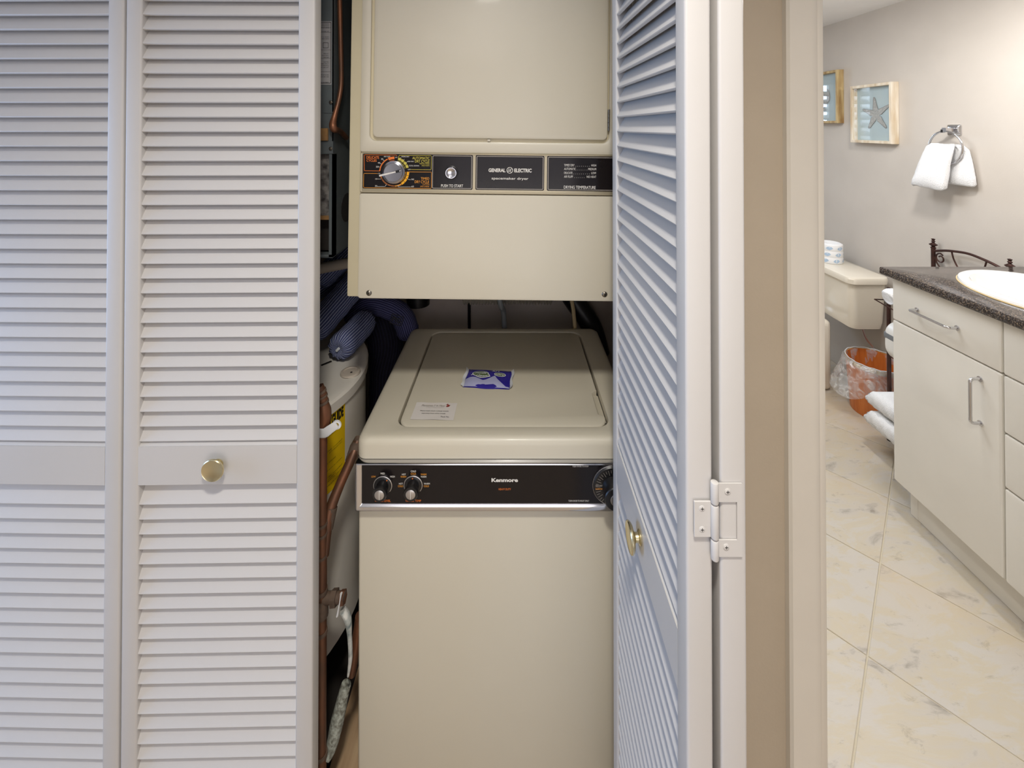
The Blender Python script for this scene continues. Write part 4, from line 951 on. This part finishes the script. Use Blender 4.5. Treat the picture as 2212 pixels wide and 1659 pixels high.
for sgn, yb_ in ((-1, RY1), (1, RY0)):
    sp = []
    for i in range(26):
        a = pi*.5 + i/25*pi*2.3; r_ = .0235*(1-i/25*.62); sp.append((RX1, yb_+sgn*(.034 + r_*cos(a)*(1)), .868 + r_*sin(a)))
    sp = [(RX1, yb_+sgn*.045, .885)] + sp
    MB().tube(sp, .0032, n=8).build('scroll', 'bronze', rk)
    MB().tube([(RX1, yb_+sgn*.008, .868), (RX1, yb_+sgn*.018, .840), (RX1, yb_+sgn*.045, .815), (RX1, yb_+sgn*.07, .80)], .0032, n=8, smooth=4).build('scroll', 'bronze', rk)
    MB().tube([(RX1, yb_+sgn*.085, .915), (RX1, yb_+sgn*.095, .88), (RX1, yb_+sgn*.12, .84), (RX1, ym, .80)], .0032, n=8, smooth=4).build('spoke', 'bronze', rk)
MB().tube([(RX1, RY0, .80), (RX1, RY1, .80)], .005, n=10).build('rail', 'bronze', rk)
MB().tube([(RX0, RY0, .66), (RX0, RY1, .66)], .005, n=10).build('rail', 'bronze', rk)
for zz in (.10, .40, .665):
    s = MB()
    for a, c in (((RX0, RY0), (RX1, RY0)), ((RX0, RY1), (RX1, RY1)), ((RX0, RY0), (RX0, RY1)), ((RX1, RY0), (RX1, RY1))): s.tube([(*a, zz), (*c, zz)], .0042, n=8)
    for k in range(1, 8): y = RY0+(RY1-RY0)*k/8; s.tube([(RX0, y, zz), (RX1, y, zz)], .0026, n=6)
    s.build('shelf', 'bronze', rk)
# wire holder poking out of the rack
MB().tube([(RX0, 1.99, .672), (1.735, 2.005, .676), (1.700, 2.015, .674), (1.712, 1.93, .660), (RX0, 1.86, .646)], .0028, n=8).build('wire_arm', 'bronze', rk)
def folded(name, x0, x1, y0, y1, z0, z1, label, group='folded white towels on the rack', rough=.004):
    b = MB(); n = 14; loops = []
    for j in range(n+1):
        y = y0+(y1-y0)*j/n; e_ = .5 if j in (0, n) else (.85 if j in (1, n-1) else 1)
        w_ = (x1-x0); h_ = (z1-z0)*e_; zc2 = (z0+z1)/2 - (1-e_)*(z1-z0)*.2
        lp = rrect((x0+x1)/2, zc2, w_, h_, h_*.42, 6); lp = [(x + rough*sin(j*2.1+k), z + rough*.6*sin(j*1.7+k*1.3) if z > z0+.01 else z) for k, (x, z) in enumerate(lp)]
        loops.append([Vector((x, y, z)) for x, z in lp])
    b.loft(loops); return tag(b.build(name, 'towel', sharp=180), label, 'towel', group)
folded('folded_towel', 1.640, 1.985, 1.745, 1.995, .196, .275, 'folded white towel upper of the pair on the lowest rack shelf')
folded('folded_towel', 1.628, 1.985, 1.745, 1.990, .112, .190, 'folded white towel lower of the pair on the lowest rack shelf')
tag(MB().tube([(1.708, 1.955, .708), (1.72, 1.955, .709), (1.80, 1.955, .707), (1.97, 1.955, .708), (1.984, 1.955, .708)], [.026, .036, .037, .036, .028], n=22, smooth=3).build('rolled_towel', 'towel', sharp=180), 'rolled white towel lying on top of the bronze rack beside the vanity corner', 'towel')

# ================================================================== pictures
def picture(y0, y1, z0, z1, m, label, kind):
    r = thing('framed_picture', (XW, (y0+y1)/2, z0), label, 'picture', 'framed seashore pictures on the bathroom wall')
    X0 = XW-.041; wd = .015
    A = Matrix(((0, 0, -1, XW), (-1, 0, 0, 0), (0, 1, 0, 0), (0, 0, 0, 1)))       # (x right as seen, y up, h out of the wall)
    o_ = lambda d, h: v3([(-y1+d, z0+d), (-y0-d, z0+d), (-y0-d, z1-d), (-y1+d, z1-d)], h)
    MB(A).loft([o_(wd, .001), o_(0, .001), o_(0, .040), o_(.0012, .041), o_(wd-.001, .041), o_(wd, .040), o_(wd, .001)], False, False).build('frame', m, r)
    MB(A).box(-y1+wd, -y0-wd, z0+wd, z1-wd, .001, .010).build('print', 'artblue', r)
    t = MB(A); cx, cz = -(y0+y1)/2+(.008 if kind == 'star' else -.03), (z0+z1)/2-.006
    if kind == 'star':
        tips = [(97, .098), (30, .098), (-48, .098), (-123, .090), (160, .094)]; out = []
        for i, (a, L) in enumerate(tips):
            nxt = tips[(i+1) % 5][0]; d = Vector((cos(R(a)), sin(R(a)))); nn = Vector((-d.y, d.x))
            for f_, wv in ((.30, .020), (.6, .013), (.85, .009), (1, .0035)): pass
            seq = [d*L*f_ - nn*(-wv) for f_, wv in ((.30, -.017), (.6, -.011), (.88, -.007), (1.0, -.003))] + [d*L*f_ + nn*wv for f_, wv in ((1.0, .003), (.88, .007), (.6, .011), (.30, .017))]
            out.append((a, seq))
        # arms are lofted one by one from the centre, tips going clockwise
        for a, seq in out:
            pts = [(cx, cz)] + [(cx+v.x, cz+v.y) for v in seq]
            t.m(0).flat(pts, .0122); t.m(1).ribbon([(cx+v.x, cz+v.y) for v in seq], .0016, .0128)
            d = Vector((cos(R(a)), sin(R(a))))
            for k in range(14):
                f_ = .012+.006*k; jx, jy = random.uniform(-.004, .004), random.uniform(-.004, .004)
                p_ = (cx+d.x*f_+jx, cz+d.y*f_+jy); t.ribbon([p_, (p_[0]+.003, p_[1]+.0015)], .0009, .0129)
        t.m(0).flat([(cx+.024*cos(i*pi/10), cz+.024*sin(i*pi/10)) for i in range(20)], .0124)
    else:
        n = 11; fan = []
        for i in range(n+1):
            a = R(-18+ (200/n)*i*.98); fan.append((cx+.068*cos(a)*1.0, cz+.010+.068*sin(a)))
        t.m(0).flat(fan+[(cx-.012, cz-.062), (cx+.012, cz-.062)], .0122)
        t.m(0).flat([(cx-.032, cz-.075), (cx+.032, cz-.075), (cx+.022, cz-.052), (cx-.022, cz-.052)], .0122)
        t.m(1).ribbon(fan+[(cx-.012, cz-.062), (cx-.022, cz-.052), (cx-.032, cz-.075), (cx+.032, cz-.075), (cx+.022, cz-.052), (cx+.012, cz-.062), fan[0]], .0016, .0128)
        for p_ in fan: t.ribbon([(cx, cz-.055), p_], .0010, .0128)
        for rr_ in (.030, .048): t.ribbon([(cx+rr_*cos(R(-10+i*20)), cz+.004+rr_*sin(R(-10+i*20))) for i in range(11)], .0010, .0129)
    t.build('drawing', ['artgrey', 'artline'], r)
    MB(A).flat([(-y1+wd, z0+wd), (-y0-wd, z0+wd), (-y0-wd, z1-wd), (-y1+wd, z1-wd)], .034).build('glass_pane', 'glass', r)
picture(2.245, 2.518, 1.392, 1.720, 'frame', 'whitewashed box frame with a grey starfish drawing on pale blue', 'star')
picture(2.617, 2.890, 1.506, 1.834, 'frame2', 'worn yellowish box frame with a scallop shell drawing, partly hidden by the door casing', 'shell')

# ================================================================== towel ring and hand towel
tr = thing('towel_ring', (XW, 1.95, 1.47), 'chrome towel ring on a square wall plate holding a small white towel', 'towel ring')
yp = 1.962; zp = 1.468
f = lambda d, h: [Vector((XW-h, y, z)) for y, z in rbox(yp-.030+d, yp+.030-d, zp-.024+d, zp+.024-d, .005, 4)]
MB().loft([f(0, .001), f(0, .006), f(.004, .010), f(.010, .012)]).build('wall_plate', 'chrome', tr)
MB().loft([[Vector((XW-h, y, z)) for y, z in rbox(yp-.010, yp+.010, zp-.010, zp+.010, .003, 3)] for h in (.010, .052)]).build('arm', 'chrome', tr)
RC = (XW-.046, yp, zp-.082); RR = .076
MB().tube([(RC[0]-.0, RC[1]+RR*sin(2*pi*i/48), RC[2]+RR*cos(2*pi*i/48)) for i in range(49)], .0046, n=12, caps=False).build('ring', 'chrome', tr)
MB().box(RC[0]-.008, RC[0]+.008, yp+.006, yp+.014, zp-.012, zp+.002, .001, 1).build('clip', 'blackp', tr)
# towel: front drop and rear drop hanging through the ring
ht = thing('hand_towel', (RC[0], RC[1], 1.22), 'small white terry towel hanging through the chrome ring', 'towel')
def drop(rows, nm):
    loops = []; n = 40
    for (xc, yc, zc, wy, tx_, wob) in rows:
        lp = []
        for i in range(n):
            a = 2*pi*i/n; ca, sa = cos(a), sin(a)
            sy_ = math.copysign(abs(ca)**.6, ca); sx_ = math.copysign(abs(sa)**.8, sa)
            lp.append(Vector((xc + tx_*sx_*(1+.18*sin(3*a+zc*40)) + random.uniform(-.0012, .0012), yc + wy*sy_ + random.uniform(-.0014, .0014), zc + wob*sin(2.5*a+1) + random.uniform(-.0014, .0014))))
        loops.append(lp)
    b = MB().loft(loops); return b.build(nm, 'towel', ht, sharp=180)
x = RC[0]
drop([(x-.000, 1.968, 1.404, .030, .006, .002), (x-.008, 1.968, 1.401, .050, .013, .005), (x-.018, 1.970, 1.388, .060, .018, .005), (x-.024, 1.974, 1.355, .063, .021, .003), (x-.030, 1.984, 1.310, .068, .023, .0), (x-.034, 1.992, 1.268, .073, .025, 0), (x-.037, 1.999, 1.230, .077, .026, .002), (x-.037, 2.002, 1.204, .079, .024, .004), (x-.037, 2.002, 1.197, .074, .016, .004)], 'front_fold')
drop([(x+.004, 1.950, 1.402, .030, .006, .002), (x+.012, 1.940, 1.396, .044, .012, .004), (x+.019, 1.934, 1.376, .054, .014, .003), (x+.022, 1.930, 1.338, .060, .016, .0), (x+.022, 1.928, 1.300, .064, .015, 0), (x+.022, 1.926, 1.262, .067, .018, .002), (x+.022, 1.925, 1.230, .070, .017, .002), (x+.022, 1.925, 1.222, .066, .012, .002)], 'rear_fold')
